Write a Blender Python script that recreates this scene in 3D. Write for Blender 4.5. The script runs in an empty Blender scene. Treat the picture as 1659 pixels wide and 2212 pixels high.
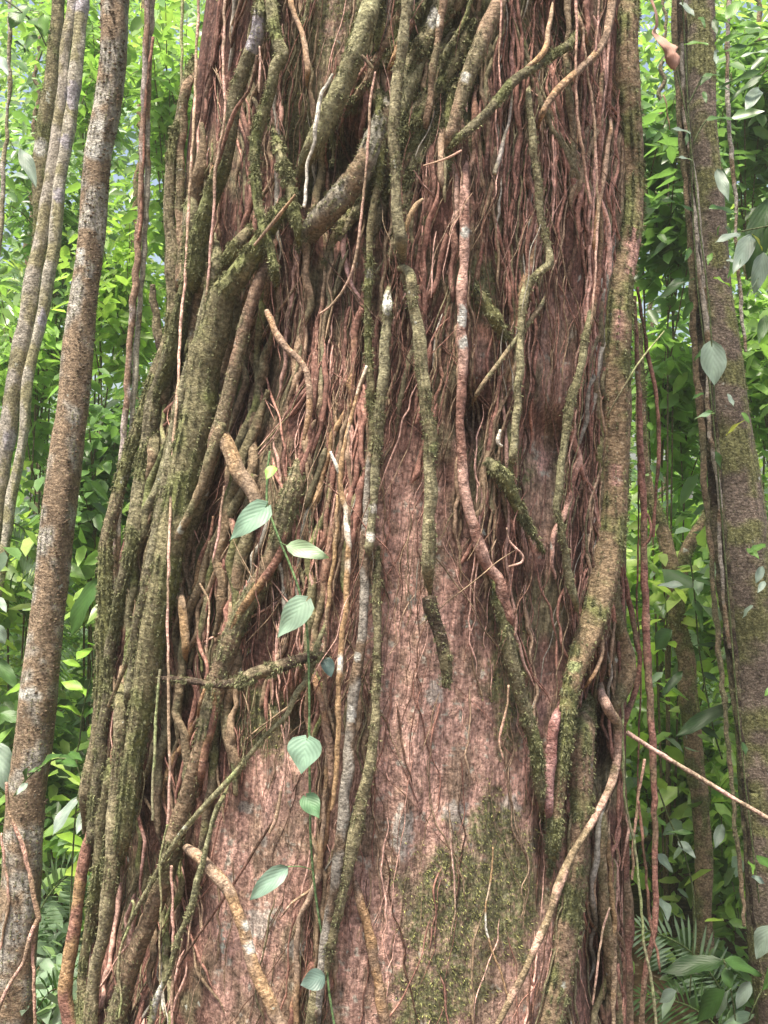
import bpy, math, random
import numpy as np
# ------------------------------------------------------------------ camera, sky, sun, exposure
S = bpy.context.scene
F = 1106/math.tan(math.radians(25)); CAMZ = 2.6
cam = bpy.data.cameras.new('camera'); co = bpy.data.objects.new('camera', cam); S.collection.objects.link(co)
co.location = (0, 0, CAMZ); co.rotation_euler = (math.radians(90), 0, 0)
cam.sensor_fit = 'VERTICAL'; cam.sensor_height = 24; cam.lens = 12/math.tan(math.radians(25))
cam.clip_end = 2000; cam.clip_start = 0.05; S.camera = co
S.render.resolution_x = 768; S.render.resolution_y = 1024
W = bpy.data.worlds.new("World"); S.world = W; W.use_nodes = True
nt = W.node_tree; nt.nodes.clear()
sky = nt.nodes.new('ShaderNodeTexSky'); sky.sky_type = 'NISHITA'; sky.sun_disc = False
SUN_EL, SUN_ROT = 73, -150          # veiled sun high behind the viewer's left shoulder
sky.sun_elevation = math.radians(SUN_EL); sky.sun_rotation = math.radians(SUN_ROT)
sky.air_density = 1.0; sky.dust_density = 4.0; sky.ozone_density = 1.0
bg = nt.nodes.new('ShaderNodeBackground'); bg.inputs[1].default_value = 0.10
wo = nt.nodes.new('ShaderNodeOutputWorld')
nt.links.new(sky.outputs[0], bg.inputs[0]); nt.links.new(bg.outputs[0], wo.inputs[0])
sl = bpy.data.lights.new('sun', 'SUN'); sl.energy = 4.2; sl.angle = math.radians(14); sl.color = (1, .95, .86)
so = bpy.data.objects.new('sun', sl); S.collection.objects.link(so)
az = math.radians(SUN_ROT); el = math.radians(SUN_EL)
sd = (math.sin(az)*math.cos(el), math.cos(az)*math.cos(el), math.sin(el))   # direction towards the sun
import mathutils
so.rotation_euler = mathutils.Vector(sd).to_track_quat('Z', 'Y').to_euler()
so.location = (0, 10, 30)
S.view_settings.view_transform = 'Standard'; S.view_settings.look = 'None'
S.view_settings.gamma = 1; S.view_settings.exposure = 1.36
S.view_settings.use_white_balance = True; S.view_settings.white_balance_temperature = 6900   # balanced for open shade
rng = np.random.default_rng(7); random.seed(7)
# ------------------------------------------------------------------ helpers
def hsh(ix, iy, seed):
    ix = np.asarray(ix).astype(np.int64); iy = np.asarray(iy).astype(np.int64)
    h = (ix*374761393 + iy*668265263 + seed*2147483647) & 0xffffffff
    h = ((h ^ (h >> 13))*1274126177) & 0xffffffff
    h = (h ^ (h >> 16)) & 0xffffffff
    return h/4294967295.0
def noise(x, y, seed=0):
    x = np.asarray(x, float); y = np.asarray(y, float)
    xi = np.floor(x); yi = np.floor(y); fx = x-xi; fy = y-yi
    fx = fx*fx*(3-2*fx); fy = fy*fy*(3-2*fy)
    a = hsh(xi, yi, seed); b = hsh(xi+1, yi, seed); c = hsh(xi, yi+1, seed); d = hsh(xi+1, yi+1, seed)
    return (a*(1-fx)+b*fx)*(1-fy)+(c*(1-fx)+d*fx)*fy
def fbm(x, y, seed=0, o=3):
    s = 0; a = .5; t = 0
    for i in range(o):
        s = s+a*noise(x*2**i, y*2**i, seed+i*17); t += a; a *= .5
    return s/t
def mesh_obj(name, V, Fc, mat, parent=None, col=None, uv=None, smooth=True):
    V = np.asarray(V, dtype=np.float32); k = Fc.shape[1]
    me = bpy.data.meshes.new(name)
    me.vertices.add(len(V)); me.vertices.foreach_set('co', V.ravel())
    me.loops.add(Fc.size); me.polygons.add(len(Fc))
    me.loops.foreach_set('vertex_index', Fc.astype(np.int32).ravel())
    me.polygons.foreach_set('loop_start', (np.arange(len(Fc))*k).astype(np.int32))
    me.polygons.foreach_set('use_smooth', np.full(len(Fc), smooth, dtype=bool))
    if uv is not None:
        l = me.uv_layers.new(name='UVMap'); l.data.foreach_set('uv', np.asarray(uv, dtype=np.float32)[Fc.ravel()].ravel())
    if col is not None:
        a = me.color_attributes.new('Col', 'FLOAT_COLOR', 'POINT')
        c = np.ones((len(V), 4), dtype=np.float32); c[:, :col.shape[1]] = col
        a.data.foreach_set('color', c.ravel())
    me.update(calc_edges=True); me.validate()
    me.materials.append(mat)
    o = bpy.data.objects.new(name, me); S.collection.objects.link(o)
    if parent is not None: o.parent = parent
    return o
def tag(o, label=None, cat=None, group=None, kind=None):
    if label: o['label'] = label
    if cat: o['category'] = cat
    if group: o['group'] = group
    if kind: o['kind'] = kind
    return o
def empty(name, loc, label, cat, group=None):
    o = bpy.data.objects.new(name, None); S.collection.objects.link(o)
    o.empty_display_size = .05; o.location = loc
    return tag(o, label, cat, group)
def child_offset(V, loc): return np.asarray(V)-np.asarray(loc)
def at(px, py, Y):
    px = np.asarray(px, float); py = np.asarray(py, float); Y = np.asarray(Y, float)
    return np.stack([(px-829.5)*Y/F, Y+0*px, CAMZ-(py-1106)*Y/F], -1)
# ------------------------------------------------------------------ materials
def nodes_of(m):
    m.use_nodes = True; n = m.node_tree; n.nodes.clear(); return n
def N(n, t, **kw):
    x = n.nodes.new(t)
    for k, v in kw.items(): setattr(x, k, v)
    return x
def bark_material(name, scale=1.0, ring=0.5, bump=0.5, lichen=0.0, rough=.85, speck=0.5, grain=(38, 95), cracks=False):
    m = bpy.data.materials.new(name); n = nodes_of(m); L = n.links.new
    out = N(n, 'ShaderNodeOutputMaterial'); p = N(n, 'ShaderNodeBsdfPrincipled'); L(p.outputs[0], out.inputs[0])
    p.inputs['Roughness'].default_value = rough; p.inputs['Specular IOR Level'].default_value = .25
    at_ = N(n, 'ShaderNodeAttribute', attribute_name='Col'); uvn = N(n, 'ShaderNodeUVMap')
    geo = N(n, 'ShaderNodeTexCoord')
    mp = N(n, 'ShaderNodeMapping'); L(uvn.outputs[0], mp.inputs[0]); mp.inputs['Scale'].default_value = (grain[0]*scale, grain[1]*scale, 1)
    rings = N(n, 'ShaderNodeTexNoise'); rings.inputs['Scale'].default_value = 1; rings.inputs['Detail'].default_value = 5; rings.inputs['Distortion'].default_value = .6; L(mp.outputs[0], rings.inputs[0])
    fine = N(n, 'ShaderNodeTexNoise'); fine.inputs['Scale'].default_value = 95*scale; fine.inputs['Detail'].default_value = 6; fine.inputs['Roughness'].default_value = .7; L(geo.outputs['Object'], fine.inputs[0])
    med = N(n, 'ShaderNodeTexNoise'); med.inputs['Scale'].default_value = 32*scale; med.inputs['Detail'].default_value = 4; L(geo.outputs['Object'], med.inputs[0])
    # colour variation
    r1 = N(n, 'ShaderNodeMapRange'); r1.inputs[1].default_value = .3; r1.inputs[2].default_value = .7; r1.inputs[3].default_value = .22; r1.inputs[4].default_value = 1.75; L(fine.outputs[0], r1.inputs[0])
    r2 = N(n, 'ShaderNodeMapRange'); r2.inputs[1].default_value = .35; r2.inputs[2].default_value = .65; r2.inputs[3].default_value = .7; r2.inputs[4].default_value = 1.3; L(med.outputs[0], r2.inputs[0])
    r3 = N(n, 'ShaderNodeMapRange'); r3.inputs[1].default_value = .35; r3.inputs[2].default_value = .65; r3.inputs[3].default_value = 1-.45*ring; r3.inputs[4].default_value = 1+.3*ring; L(rings.outputs[0], r3.inputs[0])
    a = N(n, 'ShaderNodeMath', operation='MULTIPLY'); L(r1.outputs[0], a.inputs[0]); L(r2.outputs[0], a.inputs[1])
    b = N(n, 'ShaderNodeMath', operation='MULTIPLY'); L(a.outputs[0], b.inputs[0]); L(r3.outputs[0], b.inputs[1])
    mul = N(n, 'ShaderNodeVectorMath', operation='SCALE'); L(at_.outputs['Color'], mul.inputs[0]); L(b.outputs[0], mul.inputs['Scale'])
    last = mul.outputs[0]
    fk = N(n, 'ShaderNodeMapRange'); fk.inputs[1].default_value = .57; fk.inputs[2].default_value = .70; fk.inputs[4].default_value = speck; L(fine.outputs[0], fk.inputs[0])
    fm = N(n, 'ShaderNodeMix', data_type='RGBA'); L(fk.outputs[0], fm.inputs[0]); L(last, fm.inputs[6]); fm.inputs[7].default_value = (.52, .47, .38, 1); last = fm.outputs[2]
    # pale lichen flecks
    if lichen > 0:
        ln = N(n, 'ShaderNodeTexNoise'); ln.inputs['Scale'].default_value = 14; ln.inputs['Detail'].default_value = 5; ln.inputs['Roughness'].default_value = .6; L(geo.outputs['Object'], ln.inputs[0])
        lr = N(n, 'ShaderNodeMapRange'); lr.inputs[1].default_value = .72-lichen*.1; lr.inputs[2].default_value = .76-lichen*.1; L(ln.outputs[0], lr.inputs[0])
        mx = N(n, 'ShaderNodeMix', data_type='RGBA'); L(lr.outputs[0], mx.inputs[0]); L(last, mx.inputs[6]); mx.inputs[7].default_value = (.47, .49, .42, 1)
        last = mx.outputs[2]
    L(last, p.inputs['Base Color'])
    if cracks:
        cm = N(n, 'ShaderNodeMapping'); L(uvn.outputs[0], cm.inputs[0]); cm.inputs['Scale'].default_value = (34, 7, 1)
        cn_ = N(n, 'ShaderNodeTexNoise'); cn_.inputs['Scale'].default_value = 1; cn_.inputs['Detail'].default_value = 4; cn_.inputs['Distortion'].default_value = .4; L(cm.outputs[0], cn_.inputs[0])
        cs = N(n, 'ShaderNodeMath', operation='SUBTRACT'); L(cn_.outputs[0], cs.inputs[0]); cs.inputs[1].default_value = .5
        ca = N(n, 'ShaderNodeMath', operation='ABSOLUTE'); L(cs.outputs[0], ca.inputs[0])
        cr = N(n, 'ShaderNodeMapRange'); cr.inputs[1].default_value = .0; cr.inputs[2].default_value = .022; cr.inputs[3].default_value = .66; cr.inputs[4].default_value = 1; L(ca.outputs[0], cr.inputs[0])
        cv = N(n, 'ShaderNodeVectorMath', operation='SCALE'); L(last, cv.inputs[0]); L(cr.outputs[0], cv.inputs['Scale']); last = cv.outputs[0]; L(last, p.inputs['Base Color'])
    h1 = N(n, 'ShaderNodeMath', operation='MULTIPLY_ADD'); L(rings.outputs[0], h1.inputs[0]); h1.inputs[1].default_value = ring; L(fine.outputs[0], h1.inputs[2])
    h2 = N(n, 'ShaderNodeMath', operation='ADD'); L(h1.outputs[0], h2.inputs[0]); L(med.outputs[0], h2.inputs[1])
    if cracks:
        h3 = N(n, 'ShaderNodeMath', operation='ADD'); L(h2.outputs[0], h3.inputs[0]); L(cr.outputs[0], h3.inputs[1]); h2 = h3
    bp = N(n, 'ShaderNodeBump'); bp.inputs['Strength'].default_value = bump; bp.inputs['Distance'].default_value = .02; L(h2.outputs[0], bp.inputs['Height']); L(bp.outputs[0], p.inputs['Normal'])
    return m
def leaf_material(name, rough=.4, trans=.45, veins=True):
    m = bpy.data.materials.new(name); n = nodes_of(m); L = n.links.new
    out = N(n, 'ShaderNodeOutputMaterial'); p = N(n, 'ShaderNodeBsdfPrincipled'); t = N(n, 'ShaderNodeBsdfTranslucent'); mx = N(n, 'ShaderNodeMixShader')
    at_ = N(n, 'ShaderNodeAttribute', attribute_name='Col'); geo = N(n, 'ShaderNodeTexCoord')
    no = N(n, 'ShaderNodeTexNoise'); no.inputs['Scale'].default_value = 25; no.inputs['Detail'].default_value = 3; L(geo.outputs['Object'], no.inputs[0])
    r = N(n, 'ShaderNodeMapRange'); r.inputs[3].default_value = .7; r.inputs[4].default_value = 1.3; L(no.outputs[0], r.inputs[0])
    c = N(n, 'ShaderNodeVectorMath', operation='SCALE'); L(at_.outputs['Color'], c.inputs[0]); L(r.outputs[0], c.inputs['Scale'])
    last = c.outputs[0]
    if veins:
        uvn = N(n, 'ShaderNodeUVMap'); sp = N(n, 'ShaderNodeSeparateXYZ'); L(uvn.outputs[0], sp.inputs[0])
        ab = N(n, 'ShaderNodeMath', operation='ABSOLUTE'); L(sp.outputs[0], ab.inputs[0])
        ad = N(n, 'ShaderNodeMath', operation='MULTIPLY_ADD'); L(ab.outputs[0], ad.inputs[0]); ad.inputs[1].default_value = -.55; L(sp.outputs[1], ad.inputs[2])
        sc = N(n, 'ShaderNodeMath', operation='MULTIPLY'); L(ad.outputs[0], sc.inputs[0]); sc.inputs[1].default_value = 38
        si = N(n, 'ShaderNodeMath', operation='SINE'); L(sc.outputs[0], si.inputs[0])
        bp = N(n, 'ShaderNodeBump'); bp.inputs['Strength'].default_value = .15; bp.inputs['Distance'].default_value = .002; L(si.outputs[0], bp.inputs['Height']); L(bp.outputs[0], p.inputs['Normal'])
        vr = N(n, 'ShaderNodeMapRange'); vr.inputs[1].default_value = -1; vr.inputs[2].default_value = 1; vr.inputs[3].default_value = .93; vr.inputs[4].default_value = 1.05; L(si.outputs[0], vr.inputs[0])
        c2 = N(n, 'ShaderNodeVectorMath', operation='SCALE'); L(last, c2.inputs[0]); L(vr.outputs[0], c2.inputs['Scale']); last = c2.outputs[0]
    L(last, p.inputs['Base Color']); p.inputs['Roughness'].default_value = rough
    tc = N(n, 'ShaderNodeVectorMath', operation='MULTIPLY'); L(last, tc.inputs[0]); tc.inputs[1].default_value = (1.6, 1.7, 1.0); L(tc.outputs[0], t.inputs[0])
    mx.inputs[0].default_value = trans; L(p.outputs[0], mx.inputs[1]); L(t.outputs[0], mx.inputs[2]); L(mx.outputs[0], out.inputs[0])
    return m
M_TRUNK = bark_material('trunk_bark', .8, .8, .6, lichen=.45, speck=.3, grain=(150, 16), cracks=True)
M_VINE = bark_material('vine_bark', 1, .5, .75, lichen=.45)
M_ROOT = bark_material('root_bark', 1.2, .35, .4, lichen=.1)
M_FINE = bark_material('fine_root', 1.2, .1, .2)
M_STEM = bark_material('green_stem', 1.2, .2, .2, rough=.6)
M_MOSS = bark_material('moss', 1.5, 0, .1, rough=.95)
M_LEAF = leaf_material('climber_leaf', .45, .3)
M_FOL = leaf_material('forest_leaf', .34, .45, veins=False)
M_DEAD = leaf_material('dead_leaf', .8, .2)
C = dict(olive=(.205, .178, .105), olite=(.30, .275, .165), brown=(.26, .185, .12), red=(.30, .155, .12), pink=(.63, .39, .32),
         tan=(.37, .26, .18), grey=(.40, .37, .31), white=(.80, .76, .66), dark=(.06, .042, .028), green=(.16, .20, .05),
         moss=(.175, .185, .075), orange=(.42, .27, .15), lilac=(.42, .39, .42), pgreen=(.32, .36, .17), deep=(.12, .065, .045))
C['umber'] = (.17, .14, .105); C = {k: np.array(v) for k, v in C.items()}
# ------------------------------------------------------------------ main trunk surface
YK = np.array([-1600, -300, 0, 300, 600, 800, 1000, 1200, 1500, 1800, 2212, 2500, 2800.])
CXK = np.array([930, 915, 909, 890, 876, 860, 833, 805, 792, 780, 765, 755, 745.])
HWK = np.array([400, 455, 464, 484, 494, 502, 520, 548, 562, 570, 592, 640, 730.])
YC, DD = 4.15, .72
def cxf(py): return np.interp(py, YK, CXK)
def hwf(py): return np.interp(py, YK, HWK)
def surf(px, py):
    s = np.clip((px-cxf(py))/hwf(py), -.998, .998)
    return YC-DD*np.sqrt(1-s*s)
REC = [(430, 720, 110, 520, .11), (535, 800, 60, 130, .16), (760, 380, 75, 100, .18), (670, 420, 60, 110, .10), (350, 1480, 110, 420, .11), (280, 1950, 90, 260, .13),
       (1285, 1580, 34, 120, .17), (650, 1560, 35, 80, .07), (960, 140, 150, 150, .06), (580, 220, 130, 200, .08), (1283, 2080, 26, 110, .14), (1170, 1780, 14, 160, .05),
       (1010, 900, 30, 50, .08), (1180, 950, 50, 60, .06), (420, 1950, 30, 60, .08), (1210, 60, 40, 90, .1), (700, 640, 160, 200, .05), (1170, 1000, 130, 700, .03)]
def recess(px, py):
    r = 0
    for (x, y, sx, sy, a) in REC: r = r+a*np.exp(-((px-x)/sx)**2-((py-y)/sy)**2)
    return np.minimum(r*1.7, .32)
BARE = [(880, 1250, 110, 260), (930, 1600, 190, 260), (1010, 2000, 200, 330), (545, 1980, 85, 260), (1050, 690, 26, 90), (1205, 770, 38, 120), (840, 2000, 120, 330), 
        (1160, 1060, 40, 130), (600, 1750, 60, 150), (1190, 1680, 30, 200), (740, 40, 40, 80), (1060, 1700, 110, 150)]
def bare(px, py):
    r = 0
    for (x, y, sx, sy) in BARE: r = np.maximum(r, np.exp(-((px-x)/sx)**4*.7-((py-y)/sy)**4*.7))
    return r
def warp(px, py): return px-.12*(py-1100)*np.clip((900-px)/500, 0, 1.2)*-1
def disp(px, py):
    w = (px-cxf(py))/hwf(py)*500
    w = w+25*(noise(w/160., py/300., 3)-.5)
    b = bare(px, py)
    rid = np.abs(2*noise(w/16., py/330., 5)-1)
    rid2 = np.abs(2*noise(w/7., py/150., 8)-1)
    big = fbm(w/70., py/420., 11, 3)
    return (.075*(big-.5)*1.2 + (.013*(1-rid)+.008*(1-rid2))*(1-.8*b) + .004*fbm(w/9., py/22., 9, 2))
def core_depth(px, py): return surf(px, py)+recess(px, py)-disp(px, py)+.012
ys = np.concatenate([np.linspace(-1600, -80, 60), np.arange(-76, 2300, 4.), np.linspace(2304, 2800, 40)])
th = np.concatenate([np.linspace(-math.pi/2, math.pi/2, 620), np.linspace(math.pi/2, 1.5*math.pi, 72)[1:-1]])
PY, TH = np.meshgrid(ys, th, indexing='ij')
front = np.cos(TH) > -1e-9
SX = np.sin(TH); PX = cxf(PY)+hwf(PY)*SX
dep = np.where(front, YC-DD*np.cos(TH)+recess(PX, PY)-disp(PX, PY)+.012, YC-DD*np.cos(TH)*1.0)
edge = np.clip((1-np.abs(SX))/.04, 0, 1)
dep = np.where(front, (YC-DD*np.cos(TH))*(1-edge)+dep*edge, dep)
V = at(PX, PY, dep).reshape(-1, 3)
nr, nc = PY.shape
i, j = np.meshgrid(np.arange(nr-1), np.arange(nc), indexing='ij'); j2 = (j+1) % nc
Fc = np.stack([i*nc+j, (i+1)*nc+j, (i+1)*nc+j2, i*nc+j2], -1).reshape(-1, 4)
def trunk_col(px, py):
    w = (px-cxf(py))/hwf(py)*500
    n1 = fbm(w/18., py/190., 21, 3)[..., None]; n2 = fbm(w/60., py/120., 25, 3)[..., None]
    b = bare(px, py)[..., None]
    base = C['red']*(.22+.62*n1) * np.array([1, .95, .95])  # reddish humus tone, darkened to put shade between the strands into the colour
    pk = C['pink']*(.6+.75*n1)
    col = base*(1-b)+pk*b
    st = np.clip((n2-.52)*5, 0, 1)*(1-.5*b); col = col*(1-st)+(C['olive']*1.0)*st
    # blotches on the bare bark
    bl = np.clip((fbm(w/22., py/30., 31, 4)[..., None]-.55)*6, 0, 1)*b; col = col*(1-bl*.55)+C['brown']*bl*.55
    lc = np.clip((fbm(w/13., py/16., 37, 3)[..., None]-.71)*14, 0, 1)*b; col = col*(1-lc)+C['grey']*1.3*lc
    for (x, y, sx, sy) in [(533, 1745, 18, 14), (570, 1815, 9, 12), (870, 1800, 25, 60), (1105, 1750, 24, 34), (560, 1990, 30, 40), (985, 1760, 30, 30), (940, 1500, 20, 30), (500, 1900, 12, 14), (640, 2050, 20, 24)]:
        k_ = np.clip((1.1-((px-x)/sx)**2-((py-y)/sy)**2+1.4*(noise(px/7., py/9., 83)-.5))*1.6, 0, .75)[..., None]; col = col*(1-k_)+np.array([.50, .47, .42])*k_
    mm = 0
    for (x, y, sx, sy) in MOSSP: mm = np.maximum(mm, 1.25*np.exp(-((px-x)/sx)**2-((py-y)/sy)**2))
    mn = fbm(w/26., py/34., 41, 4); mk = (np.clip((mm*1.0+mn*1.15-1.04)*2.3, 0, 1)*np.clip(.35+1.3*noise(w/5., py/6., 43), 0, 1))[..., None]
    mcol = C['moss']*(.6+.9*n1)*np.array([1.0, .95, 1.2])
    return col*(1-mk)+mcol*mk, mk
MOSSP = [(985, 1960, 130, 190), (1060, 1790, 70, 90), (1100, 1450, 60, 200), (940, 2160, 120, 90), (1050, 620, 50, 80), (540, 1560, 90, 90), (1080, 1000, 70, 90),
         (480, 1250, 100, 120), (900, 80, 330, 190), (1110, 100, 130, 140), (650, 330, 90, 160), (1010, 260, 90, 120), (1330, 900, 60, 600), (1120, 1950, 60, 200), (390, 900, 80, 300), (1060, 1950, 130, 150)]
col, mk = trunk_col(PX, PY)
UV = np.stack([TH*.8, CAMZ-(PY-1106)*4/F], -1).reshape(-1, 2)
BASE = (at(750, 2620, 4.15)[0], 4.15, 0.0)
tree = empty('forest_tree', BASE, 'huge reddish old tree trunk wrapped in vines and roots, filling the middle', 'tree')
def rel(V, loc): return V-np.array(loc)
mesh_obj('trunk', rel(V, BASE), Fc, M_TRUNK, tree, col.reshape(-1, 3), UV)
# ------------------------------------------------------------------ tubes
def spline(pts, step=4.0):
    P = np.array(pts, float)
    P = np.vstack([2*P[0]-P[1], P, 2*P[-1]-P[-2]])
    out = []
    for k in range(1, len(P)-2):
        p0, p1, p2, p3 = P[k-1:k+3]; n = max(2, int(np.linalg.norm((p2-p1)[:2])/step))
        t = np.linspace(0, 1, n, endpoint=False)[:, None]
        out.append(.5*((2*p1)+(-p0+p2)*t+(2*p0-5*p1+4*p2-p3)*t*t+(-p0+3*p1-3*p2+p3)*t**3))
    out.append(P[-2][None]); return np.vstack(out)
def tube(P, R, k=12, rough=.15, seed=0, ringy=.5, cap=True):
    n = len(P); T = np.gradient(P, axis=0); T /= np.linalg.norm(T, axis=1)[:, None]+1e-9
    ref = np.array([0, 1., 0]); Nn = np.cross(T, ref); l = np.linalg.norm(Nn, axis=1)[:, None]
    Nn = np.where(l > .05, Nn/(l+1e-9), np.array([1., 0, 0])); B = np.cross(Nn, T)
    s = np.concatenate([[0], np.cumsum(np.linalg.norm(np.diff(P, axis=0), axis=1))])
    a = np.arange(k)/k*2*np.pi
    rm = R.mean(); am = float(np.clip(.011/rm, .42, 1)); rough = rough*am
    A, Sg = np.meshgrid(a, s)
    cn = fbm((np.cos(A)+2)*1.5+7*seed, (np.sin(A)+2)*1.5+Sg/(rm*3.5), seed, 3)-.5
    rg = fbm(np.cos(A)*1.3+np.sin(A)*.9+3+seed, Sg/(min(rm, .02)*.5), seed+5, 2)-.5
    fl = np.sin(3*A+Sg/(rm*14)+seed)*.10
    fl2 = .09*(1-am)*np.sin(5*A+Sg/(rm*9)+2*noise(Sg/(rm*5), A*0+seed, 3)*3)
    rr = R[:, None]*(1+fl2+rough*(2.2*cn+ringy*.55*rg+fl))
    Vv = P[:, None]+rr[..., None]*(np.cos(A)[..., None]*Nn[:, None]+np.sin(A)[..., None]*B[:, None])
    NN = (np.cos(A)[..., None]*Nn[:, None]+np.sin(A)[..., None]*B[:, None])
    i, j = np.meshgrid(np.arange(n-1), np.arange(k), indexing='ij'); j2 = (j+1) % k
    Fq = np.stack([i*k+j, i*k+j2, (i+1)*k+j2, (i+1)*k+j], -1).reshape(-1, 4)
    Vv = Vv.reshape(-1, 3); NN = NN.reshape(-1, 3); uv = np.stack([A*rm, Sg], -1).reshape(-1, 2)
    if cap:
        m = len(Vv); Vv = np.vstack([Vv, P[0]-T[0]*R[0]*.3, P[-1]+T[-1]*R[-1]*.3]); NN = np.vstack([NN, -T[0], T[-1]]); uv = np.vstack([uv, [0, 0], [0, s[-1]]])
        q = []
        for jj in range(0, k, 2):
            q.append((m, (jj+2) % k, jj+1, jj)); o = (n-1)*k; q.append((m+1, o+jj, o+jj+1, o+(jj+2) % k))
        Fq = np.vstack([Fq, q])
    return Vv, Fq, NN, uv
def tufts(Pp, Nn, cols, length, seed=0, down=.5):
    r = np.random.default_rng(seed); n = len(Pp)
    d = Nn+r.normal(0, .55, (n, 3))+np.array([0, 0, -down]); d /= np.linalg.norm(d, axis=1)[:, None]
    sd_ = np.cross(d, r.normal(0, 1, (n, 3))); sd_ /= np.linalg.norm(sd_, axis=1)[:, None]
    L_ = length*r.uniform(.4, 1.3, (n, 1)); w = L_*.16
    b = Pp-Nn*L_*.1
    Vv = np.stack([b-sd_*w, b+sd_*w, b+d*L_*.6+sd_*w*.7, b+d*L_], 1).reshape(-1, 3)
    Vv[2::4] += np.repeat(0, 1)
    Fq = (np.arange(n)[:, None]*4+np.arange(4)[None])
    return Vv, Fq, np.repeat(cols, 4, 0)
STY = {  # main colour, second colour, share of second, fuzz amount, roughness, ringiness
 'mossy': ('olive', 'moss', .45, 1.0, .16, .7), 'olite': ('olite', 'olive', .45, .5, .13, .9), 'beard': ('moss', 'olite', .5, 2.0, .25, .6),
 'brown': ('brown', 'olive', .4, .25, .14, .6), 'red': ('red', 'brown', .4, .05, .13, .3), 'pink': ('pink', 'red', .45, 0, .12, .3),
 'tan': ('tan', 'orange', .4, .1, .10, .7), 'orange': ('orange', 'white', .15, 0, .10, .6), 'grey': ('grey', 'brown', .35, .0, .10, .9),
 'white': ('white', 'grey', .4, 0, .12, .6), 'crack': ('brown', 'grey', .5, .8, .5, 1.6), 'greybark': ('umber', 'moss', .5, .5, .12, .6), 'dark': ('dark', 'olive', .4, .8, .3, .5), 'thin': ('tan', 'pink', .5, 0, .05, .2),
 'redthin': ('red', 'deep', .5, 0, .06, .2), 'greenthin': ('pgreen', 'olite', .5, .1, .08, .3), 'spiny': ('brown', 'grey', .3, .35, .06, .5),
 'pale': ('grey', 'olite', .45, .1, .05, .9), 'pinkroot': ('brown', 'pink', .45, .05, .12, .6), 'fibrous': ('brown', 'olive', .5, .6, .5, 1.4), 'bigmoss': ('brown', 'moss', .42, 1.3, .12, .5), 'rust': ('red', 'orange', .5, .1, .15, .5)}
cnt = [0]
def parse(s):
    out = []; r = 5
    for tok in s.split():
        v = [float(q) for q in tok.split(',')]
        if len(v) > 2: r = v[2]
        out.append((v[0], v[1], r))
    return out
# lichen and bare patches that the bark itself carries: x, y, size, colour, smallest stem they sit on
SPOTS = [(554, 75, 20, 42, 'lilac', .018), (1370, 545, 15, 55, 'salmon', .03), (1362, 505, 8, 20, 'deep', .03), (1000, 685, 12, 24, 'lichen', .01), (1003, 740, 12, 13, 'lichen', .01), (1003, 500, 10, 12, 'lichen', .01), (838, 655, 13, 22, 'lichen', .01),
         (806, 1100, 12, 10, 'white', .01), (802, 1160, 12, 9, 'white', .01), (772, 1420, 9, 9, 'lichen', .01), (758, 1545, 12, 16, 'lichen', .01), (850, 826, 9, 14, 'lichen', .008), (218, 326, 30, 17, 'lichen', .04), (215, 272, 14, 12, 'lichen', .04), (176, 551, 8, 17, 'lichen', .04),
         (60, 1500, 22, 14, 'lichen', .04), (178, 10, 20, 18, 'lilac', .02), (157, 205, 16, 26, 'lilac', .02), (142, 305, 14, 14, 'lilac', .02), (128, 420, 12, 18, 'lilac', .02), (88, 315, 14, 18, 'lichen', .02), (20, 950, 14, 22, 'lilac', .02), (92, 690, 9, 20, 'lilac', .02), (531, 1998, 8, 10, 'lichen', .01), (541, 2046, 13, 13, 'lichen', .01),
         (497, 1672, 12, 18, 'pgreen', .004), (1362, 1232, 12, 26, 'pgreen', .02), (1240, 1440, 16, 10, 'pgreen', .02), (940, 970, 12, 12, 'pgreen', .01), (1005, 165, 8, 12, 'lichen', .02), (800, 590, 8, 10, 'white', .01), (730, 410, 16, 30, 'lichen', .03), (340, 2160, 12, 40, 'lichen', .008), (1180, 1180, 10, 14, 'lichen', .01), (935, 40, 14, 20, 'lichen', .01), (1340, 700, 10, 30, 'salmon', .03), (1330, 1030, 14, 26, 'salmon', .03)]
C['lichen'] = np.array([.56, .55, .50]); C['salmon'] = np.array([.52, .30, .25])
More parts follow.
